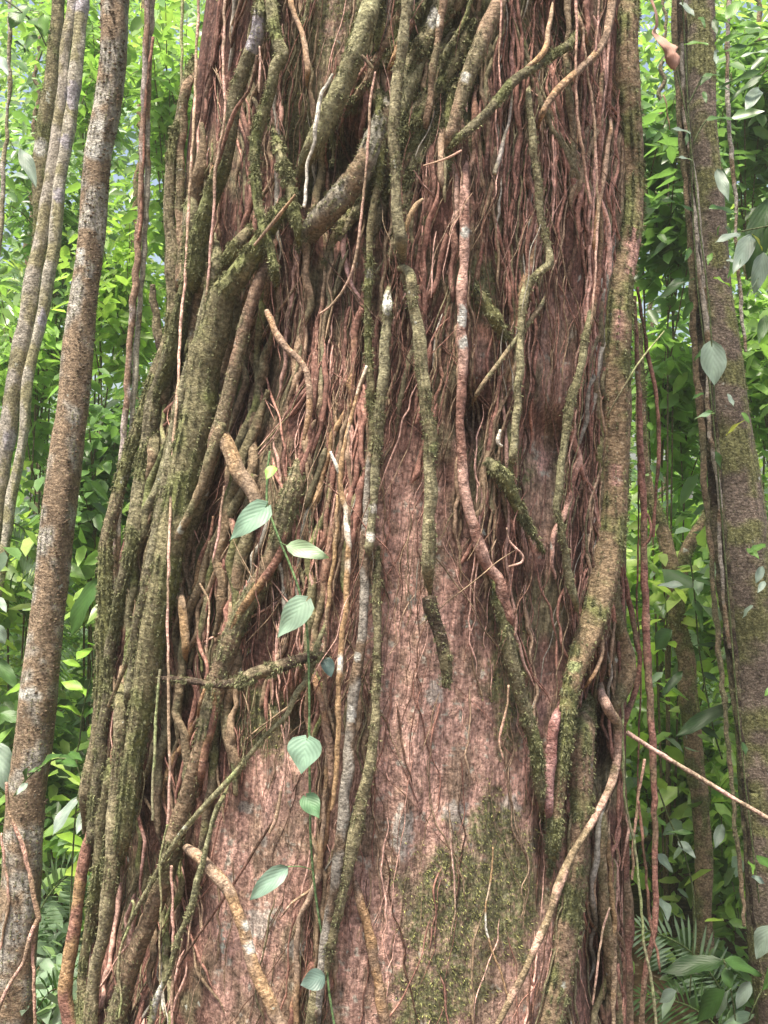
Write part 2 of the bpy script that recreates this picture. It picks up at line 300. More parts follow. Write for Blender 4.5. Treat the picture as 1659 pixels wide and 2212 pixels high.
def vine_geo(pts, style, lift=0.0, Y=None, k=12, step=4.0, wig=1.2, depthfn=None, seed=None, bury=False):
    cnt[0] += 1; sd0 = cnt[0] if seed is None else seed
    Q = spline(pts, step)
    y = Q[:, 1]+.7*Q[:, 0]
    rmn = Q[:, 2].mean(); Q[:, 0] += wig*rmn**.35*(noise(y/max(28., rmn*4.5), 0*y+sd0, 51)-.5)*2+wig*.5*(noise(y/9., 0*y+sd0, 52)-.5)*2
    Q[:, 2] *= 1+.18*np.clip(9/Q[:, 2].mean(), .12, 1)*(noise(y/max(40., Q[:, 2].mean()*3.5), 0*y+sd0, 53)-.5)*2
    rpx = Q[:, 2]
    if Y is None:
        n = len(Q)
        w = min(41, n//2*2-1) if n > 6 else 1
        base = surf(Q[:, 0], Q[:, 1]) if depthfn is None else depthfn(Q[:, 0], Q[:, 1])
        if w > 3 and depthfn is None:
            pad = np.pad(base, w//2, mode='edge'); base = np.convolve(pad, np.ones(w)/w, 'valid')
        lf = np.interp(np.linspace(0, 1, n), np.linspace(0, 1, len(lift)), lift) if isinstance(lift, (list, tuple)) else lift
        Yd = base-(rpx*.45+lf)*.00155+.004*(noise(y/60., 0*y+sd0, 54)-.5)
    else:
        Yd = np.full(len(Q), float(Y)) if not isinstance(Y, (list, tuple)) else np.interp(np.linspace(0, 1, len(Q)), np.linspace(0, 1, len(Y)), Y)
        Yd = Yd+.01*(noise(y/60., 0*y+sd0, 54)-.5)
    if bury and Y is None and depthfn is None:
        dd = np.concatenate([[0], np.cumsum(np.linalg.norm(np.diff(Q[:, :2], axis=0), axis=1))]); cd = core_depth(Q[:, 0], Q[:, 1])+rpx*.001
        for q_ in (dd, dd[-1]-dd):
            kk = np.clip(1-q_/(rpx*4+25), 0, 1); kk = kk*kk*(3-2*kk); Yd = Yd*(1-kk)+cd*kk; rpx = rpx*(1-.62*kk)
    P = at(Q[:, 0], Q[:, 1], Yd); R = rpx*Yd/F
    st = STY[style]
    V_, F_, N_, uv = tube(P, R, k, st[4], sd0, st[5])
    # colour: second colour in patches with a shape of their own
    m = len(V_); a = C[st[0]]; b = C[st[1]]
    pn = fbm(V_[:, 0]*14+V_[:, 1]*9+sd0, V_[:, 2]*9+V_[:, 1]*5, 61, 3); th_ = np.quantile(pn, 1-st[2])
    mk_ = np.clip((pn-th_)*8+.5, 0, 1)[:, None]
    jit = (1+.05*np.random.default_rng(sd0).uniform(-1, 1, 3)+.15*np.random.default_rng(sd0+9).uniform(-1, 1))
    col_ = (a*(1-mk_)+b*mk_)*np.clip(jit, .7, 1.35)
    if 'moss' in st[:2] or st[0] in ('olive', 'olite'):      # moss sits on the upper, outer sides
        up = np.clip(N_[:, 2]*.8+.25*(pn-.5)*4, 0, 1)[:, None]*.5; col_ = col_*(1-up)+C['moss']*1.1*up
    vx = 829.5+V_[:, 0]*F/V_[:, 1]; vy = 1106-(V_[:, 2]-CAMZ)*F/V_[:, 1]
    for (x, y, sx, sy, cn_, rmin) in SPOTS:
        if R.mean() < rmin: continue
        dd_ = ((vx-x)/sx)**2+((vy-y)/sy)**2; sel = dd_ < 4
        if sel.any():
            kk_ = np.clip((1.35-dd_+1.5*(noise(vx/6., vy/7., 81)-.5))*2.5, 0, 1)[:, None]; col_ = col_*(1-kk_)+(C[cn_]*1.05)*kk_
    return V_, F_, N_, uv, col_, mk_[:, 0], R.mean(), P
def make_thing(name, label, cat, V_, F_, N_, uv, col_, mk_, rm, P, fuzz, group=None, mat=None, part='stem'):
    loc = P[-1] if P[-1, 2] < P[0, 2] else P[0]
    mat = mat or (M_VINE if rm > .008 else M_ROOT)
    if fuzz > .15 and rm > .004:
        o = empty(name, loc, label, cat, group)
        mesh_obj(part, V_-loc, F_, mat, o, col_, uv)
        add_fuzz(o, loc, V_, N_, mk_, rm, fuzz, P)
    else:
        o = mesh_obj(name, V_-loc, F_, mat, None, col_, uv); o.location = loc; tag(o, label, cat, group)
    return o
def add_fuzz(o, loc, V_, N_, mk_, rm, fuzz, P):
    ln = np.linalg.norm(np.diff(P, axis=0), axis=1).sum()
    n = int(np.clip(ln*rm*2*3.14*40000*min(fuzz, 2.5), 80, 30000))
    pr = (mk_+.12)*np.clip(.5-N_[:, 1], .05, 1.5); pr = pr/pr.sum(); r = np.random.default_rng(n)
    idx = r.choice(len(V_), n, p=pr)
    cl_ = noise(V_[idx, 0]*70+V_[idx, 1]*40, V_[idx, 2]*70, 5)+.35*noise(V_[idx, 0]*260, V_[idx, 2]*260, 6); idx = idx[cl_ > .62]; n = len(idx); Pp = V_[idx]+r.normal(0, .002, (n, 3))+N_[idx]*r.uniform(0, .004, (n, 1))
    cc = C['moss'][None]*r.uniform(.45, 1.15, (n, 1))*np.array([.95, .95, 1.1])+C['olite'][None]*r.uniform(0, .22, (n, 1))
    tv, tf, tc = tufts(Pp, N_[idx], cc, .0062*(1+.45*fuzz), n, .5+.3*fuzz)
    mesh_obj('moss', tv-loc, tf, M_MOSS, o, tc, None, False)['kind'] = 'stuff'
def vine(label, style, lift, s, name='climbing_vine', cat='vine', group=None, Y=None, wig=1.2, k=12, fuzz=None, bury=False):
    g = vine_geo(parse(s), style, lift, Y, k=k, wig=wig, bury=bury)
    return make_thing(name, label, cat, *g, STY[style][3] if fuzz is None else fuzz, group)
HEROES = [
# ---- left bundle of stems
('thickest mossy stem of the left bundle, swollen where it splits at mid height', 'mossy', 22, '640,400,12 598,470,15 560,530,20 511,604,26 482,640,30 467,713,33 445,775,36 432,876,36 408,967,37 387,1097,34 366,1190,31 350,1280,30 330,1370,28 309,1497,26 295,1608,24 280,1717,22 262,1830,18 250,1900,14'),
('light olive stem with a knobby joint, hanging left of the thickest stem', 'olite', 52, '466,500,9 469,549,13 451,640,13 433,713,13 418,767,16 396,840,13 378,949,13 356,1058,14 338,1152,14 322,1250,13 300,1340,12 287,1450,12 270,1560,10'),
('long mossy stem curving left from mid trunk to the lower edge bundle', 'mossy', 20, '416,380,14 411,549,17 393,658,17 385,713,18 364,785,18 338,858,18 320,949,17 302,1040,17 291,1115,16 276,1206,15 262,1272,14 251,1333,13 240,1406,13 233,1515,13 218,1606,14 205,1750,14 195,1880,12'),
('outermost mossy stem forming the left outline of the big trunk', 'mossy', 4, '418,120,11 400,182,11 386,255,12 371,327,12 366,437,12 371,549,14 375,640,14 364,731,15 338,804,15 316,876,14 291,949,14 269,1022,15 251,1095,15 233,1170,16 226,1261,17 226,1333,17 224,1424,17 215,1533,17 202,1642,17 189,1717,16 180,1800,13'),
('rusty red root on the lower left outline, bare and peeling', 'rust', 14, '215,1690,8 195,1800,10 178,1880,13 168,1950,13 160,2020,14 148,2090,14 142,2150,17 150,2212,17 150,2330,18'),
('upper left stem with a dark hollow beside it, inside the left outline', 'brown', 10, '430,130,9 400,204,10 393,291,10 388,400,10 390,546,9 380,660,8'),
('mossy stem with a smooth lilac grey section near the top left', 'mossy', 30, '575,-60,16 566,0,16 554,73,16 532,130,17 514,190,17 504,233,17 493,291,18 478,364,18 452,437,18 432,510,19 420,600,19 408,680,17'),
('gnarled tan and moss stem winding down beside the lilac grey section', 'mossy', 36, '585,-60,11 591,36,12 602,91,13 610,120,14 591,153,13 580,218,13 560,273,13 550,327,12 551,400,11 558,455,12 576,509,11 591,582,10 603,640,9'),
('short mossy bough slanting down left below the winding stem', 'mossy', 18, '570,470,9 547,488,12 520,520,13 495,555,14 474,582,13 455,620,12'),
('brown mossy stem right of the thickest stem, ending in a dark knot', 'brown', [-30, 10, 22, 22, 24, 26], '596,520,6 578,560,9 562,600,12 547,640,14 525,713,15 507,804,15 489,876,16 476,925,19 470,952,20 462,985,15 455,1010,8'),
('thick broken root stub pointing down right above the top heart leaf', 'tan', 20, '472,925,12 490,960,15 515,1015,17 535,1045,17 550,1075,15 552,1100,12'),
('reddish root slanting from the dark knot down to the left bundle', 'brown', 46, '484,915,8 470,945,13 445,1022,10 424,1077,9 395,1140,9 370,1185,8 345,1224,9 320,1279,8 298,1352,8 275,1420,6 255,1479,5 233,1526,4'),
('broad orange brown root sweeping left above the dead branch', 'fibrous', 4, '650,960,8 642,1004,15 632,1058,20 618,1095,21 598,1180,20 562,1261,20 520,1333,21 492,1406,22 470,1480,22 455,1550,22 436,1620,20 411,1700,19 384,1790,19 358,1881,20 327,1972,21 295,2063,21 268,2153,21 251,2230,22 230,2400,22'),
('knobby light olive stem on the lower left, studded with small bumps', 'olite', 34, '262,1450,8 262,1510,15 258,1610,16 250,1700,15 243,1800,16 235,1920,15 220,2026,15 204,2117,15 192,2212,15 180,2350,16'),
('dark mossy stem behind the knobby olive stem on the lower left', 'mossy', 4, '245,1620,12 225,1750,14 215,1850,14 200,1980,14 182,2100,14 178,2212,14 170,2350,14'),
('ragged red brown root riding on the broad root, splitting at the top', 'rust', 24, '628,1110,4 606,1190,8 575,1245,9 540,1290,9 505,1345,8 480,1410,8 466,1490,9 458,1560,9 440,1640,8 430,1720,6'),
('stringy tan root beside the broad root above the dead branch', 'tan', 20, '600,1150,3 590,1215,5 555,1275,5 520,1320,5 490,1370,5 470,1440,5 440,1500,4 425,1560,3'),
('short bare brown peg of root low on the left bundle', 'tan', 16, '396,1250,5 392,1290,8 395,1340,9 400,1400,9 402,1450,7'),
# ---- top centre
('broad light olive bough slanting from top centre down to the left', 'olite', 44, '826,-70,20 802,0,22 776,91,23 742,175,23 716,230,24 693,277,24 668,325,21 648,370,16 636,410,11'),
('thick cracked bough with flaking pale bark in the dark upper hollow', 'crack', [0, 10, 24, 20, -10, -60], '850,170,12 836,220,16 818,270,20 795,335,25 765,393,27 720,445,27 680,490,26 648,530,22 620,570,16'),
('upright light olive vine down the centre, ending at a knot', 'olite', 70, '885,-70,12 878,0,13 870,73,12 858,182,12 852,291,12 856,418,12 863,491,12 870,545,14 872,590,17'),
('olive vine hooking over at the knot and hanging to a dead mossy stub', 'olite', 62, '848,600,8 856,584,13 872,580,15 886,600,14 892,658,12 903,713,14 910,804,13 921,876,13 930,949,14 929,1058,14 928,1152,14 926,1240,14 931,1297,15'),
('dead dark mossy stub hanging at the end of the olive central vine', 'dark', 66, '929,1290,15 938,1335,16 952,1375,15 960,1400,14 964,1440,13 962,1485,9'),
('smooth grey green vine dropping from under the central knot', 'olite', 48, '842,600,9 838,660,11 835,713,11 826,830,11 816,967,11 808,1076,10 800,1160,10 790,1240,10'),
('long grey vine with white spots running to the bottom centre', 'grey', 38, '800,950,5 795,1050,7 790,1150,9 786,1230,10 784,1300,10 780,1388,11 766,1497,11 758,1588,11 750,1680,12 743,1740,12 733,1844,12 716,1954,12 703,2030,11 690,2130,10 680,2250,10'),
('yellow olive vine with a swollen joint, running to the bottom centre', 'olite', 34, '816,1180,6 813,1279,9 813,1461,9 808,1570,10 800,1640,11 780,1735,13 766,1797,15 755,1863,13 729,1972,13 707,2063,13 685,2135,13 672,2212,13 655,2350,13'),
('tan root branching right from the yellow olive vine near the bottom', 'tan', 20, '756,1880,7 766,1910,9 786,1975,10 806,2063,11 820,2140,11 832,2212,12 850,2350,12'),
('thin orange vine with white bands hanging beside the climbing leaves', 'orange', 50, '790,790,3 765,876,4 742,965,5 735,1020,6 742,1080,6 749,1130,6 753,1188,6 748,1297,6 735,1420,6 731,1552,6 726,1660,6 720,1720,5 713,1750,3'),
('short whitish forked spur joining the thin orange vine', 'white', 52, '715,975,3 722,995,4 732,1022,4'),
('slender tan root just left of the orange banded vine', 'tan', 30, '728,1050,3 727,1130,4 722,1200,5 714,1261,5 704,1370,4 700,1461,4 704,1515,4 716,1560,3 724,1600,2'),
('stout tan root below the dead branch tip, merging downward', 'tan', 18, '672,1430,5 682,1470,8 700,1540,9 712,1610,9 714,1680,7 710,1740,5'),
('long thin vine slanting from the dead branch tip down left', 'olite', 58, '706,1330,3 692,1375,5 676,1430,7 660,1470,7 640,1500,7 620,1544,6 565,1599,6 500,1680,6 449,1735,6 394,1797,6 351,1863,6 322,1915,5 290,1972,4 262,2030,3'),
('smooth bent tan root arching off the trunk to the bottom edge', 'tan', 60, '380,1800,9 398,1826,12 438,1859,13 474,1899,13 504,1946,13 525,1997,13 536,2044,13 551,2099,13 582,2164,14 606,2212,14 670,2340,14'),
('knotted thin root crossing over the bent tan root', 'olite', 78, '495,1690,4 470,1745,5 452,1800,5 442,1844,6 429,1899,8 407,1972,7 385,2026,7 364,2099,6 338,2153,7 327,2212,8 300,2330,8'),
('forked pale brown root low on the trunk left of the grey vine', 'tan', 24, '704,1600,3 704,1680,4 697,1790,5 692,1850,6 685,1899,7 664,1946,6 645,1988,5 642,2040,6 642,2120,6 640,2212,6 636,2330,6'),
('side twig of the forked pale brown root', 'tan', 26, '682,1910,4 660,1930,4 631,1950,3 612,1975,3 600,1990,2'),
('green mossy upright stem left of the central olive vine', 'mossy', 22, '818,170,10 822,255,10 820,364,9 808,450,8 797,549,8 795,695,8 798,804,8 802,913,7 796,1022,6 790,1100,4'),
('bent bare tan root below the upper hollow', 'tan', 34, '576,670,5 582,688,8 613,745,8 645,778,8 664,811,8 671,858,7 666,910,6 655,950,4'),
('moss bearded root hanging beside the winding upper stem', 'beard', 30, '585,255,9 595,290,10 608,345,11 628,400,13 636,455,12 642,510,9 648,560,5'),
('short upright orange twig near the top left of centre', 'tan', 30, '624,-40,5 632,15,6 649,65,6 662,124,6 664,200,4'),
('rust coloured root slanting under the broad light olive bough', 'rust', 20, '905,20,6 870,80,8 850,130,8 825,165,5'),
('thick orange brown stem slanting left at top right of centre', 'brown', 26, '1092,-70,17 1078,0,17 1050,60,17 1031,110,17 1005,175,16 985,245,15 970,310,13 952,360,9'),
('brown vine hanging behind the thick orange brown stem', 'brown', 18, '965,-60,8 958,0,9 946,80,8 935,160,8 925,240,7 915,310,5'),
('mossy branch slanting down left across the upper right trunk', 'mossy', 44, '1260,40,4 1234,91,9 1200,115,9 1169,135,9 1107,178,10 1056,240,10 1005,287,10 976,316,9 955,345,6'),
('smooth brown vine curving in from the top right edge', 'tan', 66, '1326,-70,9 1322,0,9 1316,55,9 1292,109,9 1252,149,9 1205,193,9 1180,228,8 1168,255,7 1160,290,5'),
('short side root joining the curving brown vine from above', 'brown', 58, '1240,0,4 1252,45,6 1264,80,7 1280,115,6'),
('bare root arching onto the mossy branch at upper right', 'tan', 50, '1195,-10,4 1190,36,5 1178,102,6 1160,128,6 1143,142,5 1110,172,4'),
# ---- right centre
('long upright reddish vine with white lichen spots right of centre', 'pink', 34, '1012,330,7 1005,400,10 1001,549,11 998,676,11 998,804,10 994,913,10 998,1022,11 1012,1097,12 1030,1162,13 1056,1224,13 1080,1261,12 1098,1333,11 1105,1400,9'),
('moss covered root continuing down right of the bare pink bark', 'mossy', 24, '1060,1230,9 1075,1290,14 1089,1352,15 1102,1424,15 1125,1497,15 1146,1570,14 1160,1650,13 1170,1720,10 1176,1780,5'),
('twisting olive vine bending left at a joint, right of centre', 'olite', 40, '1148,170,6 1143,204,7 1150,291,8 1161,400,8 1176,509,9 1187,565,9 1172,582,9 1150,604,9 1134,633,9 1126,695,9 1124,767,8 1120,840,8 1113,931,8 1103,1004,8 1096,1040,6'),
('moss bearded patch of root in the fork of the olive vine', 'beard', 12, '1012,585,7 1030,625,11 1052,665,14 1075,700,15 1096,730,11 1105,760,6'),
('shaggy moss ledge on the root below the fork', 'beard', 18, '1028,960,8 1042,985,13 1066,1010,16 1090,1030,17 1105,1060,14 1122,1100,10 1150,1150,6 1170,1190,4'),
('thin root slanting down left from the olive vine fork', 'brown', 30, '1180,630,4 1169,658,5 1121,724,5 1078,782,5 1040,835,5 1012,885,4'),
('olive root with a broken joint near the right bundle', 'olite', 34, '1275,650,6 1267,724,9 1252,804,9 1236,858,10 1219,949,9 1210,1058,9 1203,1100,8 1214,1160,8 1225,1220,9 1240,1290,9 1250,1340,8'),
('massive mossy stem forming the right outline, bending left lower down', 'bigmoss', 8, '1348,-90,31 1350,0,31 1353,182,31 1358,364,31 1356,455,31 1346,549,32 1335,640,34 1328,760,36 1326,900,36 1324,1020,34 1322,1110,33 1306,1224,33 1280,1333,31 1256,1410,26 1238,1480,20 1224,1560,19 1212,1640,19 1202,1740,17 1195,1844,17 1190,1890,12'),
('salmon pink root pressed against the lower part of the massive mossy stem', 'pink', 20, '1215,1500,7 1203,1540,11 1192,1590,12 1187,1660,12 1186,1740,10 1188,1800,6'),
('broad mossy root behind the bend of the massive mossy stem', 'bigmoss', -8, '1290,1470,12 1272,1520,22 1259,1608,26 1250,1754,26 1240,1899,26 1222,2008,27 1208,2117,27 1192,2212,28 1180,2380,30'),
('bare pinkish vine snaking from the right knot down to bottom left', 'pinkroot', 66, '1292,1455,9 1300,1500,11 1314,1535,12 1332,1562,11 1336,1606,9 1326,1665,9 1308,1717,9 1270,1790,9 1232,1852,9 1205,1917,10 1187,1979,9 1150,2063,8 1114,2135,7.5 1078,2212,7.5 1020,2330,9'),
('knobby swollen root joint on the right outline', 'brown', 12, '1330,1200,9 1330,1315,15 1342,1380,18 1352,1430,24 1345,1480,22 1325,1530,15 1312,1570,8'),
('red root bowing round the swollen joint on the right outline', 'red', 22, '1342,1180,4 1352,1260,5 1366,1340,6 1381,1424,6 1372,1497,7 1352,1550,8 1342,1600,6'),
('branching root hanging from the snaking pinkish vine', 'tan', 34, '1318,1770,3 1316,1850,5 1320,1920,6 1327,1990,6 1327,2080,6 1326,2212,5 1326,2330,5'),
('peeling brown root column right of the branching root', 'red', 8, '1345,1650,8 1348,1750,11 1352,1900,12 1355,2050,13 1358,2212,14 1360,2350,14'),
('root column at the lower right outline', 'brown', 2, '1300,1720,9 1300,1850,12 1305,1950,12 1318,2080,12 1334,2212,13 1340,2350,13'),
('curved twig jutting from under the right bend', 'tan', 50, '1296,1340,3 1300,1400,4 1290,1445,4 1268,1480,3 1252,1500,2'),
('brown root tucked between the right strands near the top', 'brown', 14, '1225,-60,6 1228,40,7 1222,120,7 1230,220,7 1238,330,7 1232,420,6'),
('long red root among the strands at upper right', 'red', 14, '1300,120,6 1296,240,7 1290,380,7 1298,500,6 1290,620,6 1270,740,5'),
('thin bright orange stem beside the massive mossy stem', 'tan', 26, '1322,240,5 1312,330,6 1300,400,6 1288,480,5 1280,560,4'),
]
JOINED = ('brown mossy stem right of the thickest stem, ending in a dark knot', 'thick broken root stub pointing down right above the top heart leaf', 'reddish root slanting from the dark knot down to the left bundle', 'bent bare tan root below the upper hollow')
for (lb, st, lf, s) in HEROES: vine(lb, st, lf, s, bury=st not in ('dark', 'white', 'orange') and lb not in JOINED)
# ---- things hanging free
def hang(label, style, s, lift=80, Y=None, cat='hanging root', name='hanging_root', **k): return vine(label, style, lift, s, name, cat, 'thin roots hanging loose round the trunk', Y=Y, k=8, wig=1.0, fuzz=0, **k)
hang('thin pale root hanging straight down in front of the left stems', 'thin', '430,-60,3.4 429,0,3.4 422,182,3.2 411,400,3.2 400,604,3.2 391,700,3.2 382,858,3 371,1022,3 366,1152,3 362,1352,3 364,1500,3 366,1700,3 362,1780,2.6', 90)
hang('thin pink root kinking left in front of the upper left stems', 'thin', '487,-60,3 486,0,3 482,146,3 487,236,3 473,327,3 466,364,3.5 462,437,3 451,582,3 444,660,2.4', 88)
hang('thin red root looping into the kinked pink root', 'redthin', '556,120,3 551,150,3.4 538,196,3.6 510,238,4 494,280,5 478,330,4.5 467,362,3', 74)
hang('pale green root with a knobby tip on the lower left', 'greenthin', '345,1446,2.8 338,1533,3.2 334,1608,3.3 331,1700,3.2 329,1772,4', 64)
hang('pale green wiry root winding to the bottom left', 'greenthin', '362,1780,2 345,1870,2.4 348,1950,2.4 345,2050,2.2 347,2150,2 344,2240,2', 78)
hang('stiff green root kneeing left near the bottom left corner', 'greenthin', '285,1945,3 290,1958,3.2 284,1990,3 262,2050,3 255,2100,3 262,2150,2.6 256,2200,2.2', 60)
hang('short straight thin root at the lower left of the trunk', 'thin', '370,1870,2.8 372,1950,3 374,2060,3 371,2212,3 370,2300,3', 70)
hang('fine pale root hanging from the upper left bough', 'thin', '560,100,2 562,140,2.2 560,200,2', 60)
hang('thin root hanging across the dark upper hollow', 'thin', '812,155,2 800,220,3.4 797,290,3 790,370,2.4 782,450,3 768,560,3 745,620,2.5 715,660,2.4 690,678,1.8', 74)
hang('wavy thin root hanging left of the upper right strands', 'thin', '1240,-60,3 1246,60,3 1243,165,3 1250,270,3.4 1262,350,3.4 1275,440,2.8', 70)
hang('straight pale root hanging between the upper right strands', 'thin', '1258,60,2.6 1268,150,2.8 1283,250,3 1288,360,3 1292,470,3 1285,600,2.6 1278,700,2', 76)
hang('fine root hanging against the massive mossy stem', 'thin', '1296,-30,2.4 1292,60,2.6 1286,110,2.2', 80)
hang('thin yellowish root hanging in front of the mossed upper trunk', 'thin', '1084,-60,2.2 1082,60,2.4 1078,120,2 1083,190,1.8', 60)
hang('pale grey root piece dangling at upper right of centre', 'pale', '1108,175,2 1105,230,3 1092,290,3.8 1078,340,4.4 1068,376,5', 44)
hang('long thin root hanging down the bare pink bark', 'thin', '1099,1480,2.4 1096,1520,2.6 1082,1580,2.6 1080,1610,2.4 1088,1640,2', 40)
hang('looped thin root beside the mossy root right of centre', 'thin', '1095,1140,2 1102,1170,2.2 1128,1200,2.4 1126,1215,2.4 1098,1224,2', 40)
hang('slender root hanging left of the heart shaped leaf', 'thin', '620,1560,3 616,1640,3.2 605,1720,3.2 594,1770,4 580,1800,3', 44)
hang('dark red root trailing down left across the pale bark', 'redthin', '590,1775,3 560,1820,3 510,1900,3.4 470,1960,3.2 430,2020,3 385,2090,2.6', 14)
hang('pale root drooping beside the dead branch', 'thin', '395,1097,2.4 478,1095,2 470,1150,3 458,1220,3 440,1300,2.6', 30) if 0 else None
hang('thin straight root pair hanging left of the top heart leaf', 'thin', '484,1050,2.6 476,1120,3 467,1180,3 458,1215,2', 40)
hang('fine root dangling from the broad orange brown root', 'thin', '430,1260,2 452,1300,2.2 450,1350,2.4 447,1400,2', 40)
hang('thin straight root down the moss patch at lower right', 'thin', '970,1750,1.8 976,1850,2 984,1950,2 975,2020,1.8', 14)
hang('zigzag orange rootlet on the moss patch', 'orange', '1066,1830,1.8 1060,1900,2 1048,1980,2 1058,2040,2 1078,2090,2.2 1100,2160,2', 14)
hang('left fork of thin root under the snaking pinkish vine', 'thin', '1318,1960,2.6 1300,2020,2.4 1290,2100,2.4 1280,2170,2', 34)
hang('pinkish twisted rootlet with a white kink on the lower right', 'pink', '1350,1740,3 1357,1790,3.4 1350,1840,3 1342,1880,2.4', 44)
RH = 'hanging_root'
hang('thick dark red root dangling beside the right outline at mid height', 'red', '1372,640,4 1376,754,5 1381,849,6 1381,931,6 1388,1067,8 1392,1206,9 1395,1343,9 1400,1424,10 1405,1533,8 1411,1642,8 1414,1772,6 1416,1935,6 1411,2017,6 1397,2085,6 1386,2181,7 1378,2330,7', Y=4.05)
hang('slim red root dangling parallel to the thick one', 'redthin', '1378,620,3 1395,740,4 1411,822,4.5 1423,904,4.5 1422,985,4.5 1415,1081,4 1412,1160,3', Y=4.15)
hang('thin green grey root dangling close to the right outline', 'greenthin', '1345,1500,2.6 1346,1640,3 1352,1740,3 1372,1830,3 1385,1950,3 1392,2040,3.4 1410,2130,3.5 1422,2260,3.5', Y=3.95)
hang('dark rootlet dangling across the thick red one near the bottom', 'redthin', '1380,1731,3 1392,1853,3.2 1405,1990,3.2 1420,2060,3 1426,2100,2.4', Y=4.0)
hang('thin root curling out from the thick red dangling root', 'redthin', '1398,1110,3 1406,1140,3.6 1402,1165,3.6 1388,1180,3', Y=4.0)
hang('very thin straight root dangling right of the trunk', 'redthin', '1377,1000,1.8 1380,1150,2 1376,1300,2 1384,1450,2 1380,1600,2 1376,1760,2', Y=4.1)
hang('fine tan root leaning from trunk to dangling roots on the right', 'thin', '1392,1640,3 1380,1720,3 1370,1800,3 1366,1900,2.6', Y=4.0)
vine('white bare stick hanging in front of the upper hollow', 'white', 95, '720,160,3.2 707,185,3.8 693,206,4 684,255,4.2 680,309,4 665,353,4 664,393,4 656,447,3.6', 'dead_stick', 'stick', k=8, fuzz=0)
vine('small white hooked root tip at right of centre', 'white', 34, '1080,928,3 1076,945,4.4 1076,958,4 1084,964,2.6', 'hanging_root', 'root', k=8, fuzz=0)
vine('dark mossy dead branch lying across the left half, bark flaking', 'dark', [24, 80, 100, 90, 40], '340,1464,3 376,1468,7 420,1472,8 456,1479,9 511,1475,11 555,1453,13 605,1439,12 649,1424,10 690,1417,9 712,1420,5', 'dead_branch', 'branch', fuzz=1.2)
vine('straight pale stick leaning from the trunk to the right edge', 'thin', 0, '1354,1582,5 1400,1612,4.6 1539,1697,4.6 1659,1768,4.6 1800,1852,4.6', 'leaning_stick', 'stick', Y=[3.95, 3.9, 3.8], wig=.4, k=8, fuzz=0)
vine('thin green shoot rising right from the massive mossy stem', 'greenthin', 0, '1310,900,1.6 1340,850,2 1375,790,2 1410,745,1.8 1435,715,1.4', 'green_shoot', 'shoot', Y=[3.8, 3.75, 3.8], k=8, fuzz=0)
vine('thin twig poking out of the trunk above the curled dead leaf', 'thin', 60, '915,358,2 950,348,2.6 975,338,3 998,325,2.4', 'dead_twig', 'twig', k=8, fuzz=0)
vine('forked dead twig below the curled dead leaf', 'tan', 56, '876,500,4 884,470,5 898,445,5 915,430,3', 'dead_twig', 'twig', k=8, fuzz=0)
vine('short bare twig across the mossy bough near the top', 'dark', 80, '782,120,3 795,135,4 806,148,3', 'dead_twig', 'twig', k=8, fuzz=0)
vine('pointed twig crossing the short mossy bough on the left', 'tan', 60, '640,420,3 600,470,5 575,500,4 550,530,3', 'dead_twig', 'twig', k=8, fuzz=0)
# ------------------------------------------------------------------ root strands of the main tree (parts) and its fibrous mat
def strand_pts(r, t0, y0, ln, slope, wav):
    n = max(6, int(ln/22)); y = np.linspace(y0, y0+ln, n)
    sd_ = int(r.integers(1e6))
    t = t0+slope*(y-y0)/1000+wav*(noise(y/170., 0*y+sd_, 71)-.5)+wav*.35*(noise(y/55., 0*y+sd_, 72)-.5)
    t = np.clip(t, -.985, .985)
    return cxf(y)+hwf(y)*t, y
r = np.random.default_rng(11)
made = 0
while made < 60:
    t0 = r.uniform(-.97, .95); y0 = r.uniform(-150, 1900); ln = r.uniform(260, 900)
    x, y = strand_pts(r, t0, y0, ln, r.normal(-.02, .10), .10)
    if bare(x, y).max() > .6 or x.mean() < 330 and r.random() < .3: continue
    rad = r.uniform(4, 9.5); prof = np.clip(np.sin(np.linspace(.15, math.pi-.15, len(x)))*1.6, .35, 1)*rad
    lx = x.mean()
    st = r.choice(['red', 'brown', 'mossy', 'pink', 'rust'], p=[.36, .27, .12, .15, .10] if lx > 700 else [.3, .35, .25, .02, .08])
    g = vine_geo(np.stack([x, y, prof], 1), st, 0, None, k=10, step=6, wig=1.5, depthfn=lambda a, b: .65*core_depth(a, b)+.35*surf(a, b))
    V_, F_, N_, uv, c_, mk_, rm, P = g
    mesh_obj('root', rel(V_, BASE), F_, M_ROOT, tree, c_, uv); made += 1
def swept(n, side, slope, ys_, lens, rads, styles, seed, q0=.25):
    r = np.random.default_rng(seed); made = 0
    while made < n:
        x, y = strand_pts(r, r.uniform(*side), r.uniform(*ys_), r.uniform(*lens), r.normal(*slope), .07)
        rad = r.uniform(*rads); prof = np.clip(np.sin(np.linspace(.12, math.pi-.12, len(x)))*2, .4, 1)*rad; q = r.uniform(q0, q0+.45)
        V_, F_, N_, uv, c_, mk_, rm, P = vine_geo(np.stack([x, y, prof], 1), str(r.choice(styles)), 0, None, k=12, step=5, wig=1.5, depthfn=lambda a, b: (1-q)*core_depth(a, b)+q*surf(a, b))
        mesh_obj('root', rel(V_, BASE), F_, M_VINE, tree, c_, uv); made += 1
        if seed > 301: add_fuzz(tree, np.array(BASE), V_, N_, mk_, rm, 1.6, P)
swept(18, (-.97, -.5), (-.03, .04), (250, 1500), (500, 1000), (8, 15), ['mossy', 'brown', 'brown', 'olite'], 301)
swept(9, (-.5, .45), (-.35, .3), (-150, 250), (160, 380), (5, 9), ['beard'], 303, .45)
swept(12, (-.05, .38), (-.85, .15), (-200, 120), (300, 520), (9, 17), ['mossy', 'mossy', 'brown', 'olite'], 302)
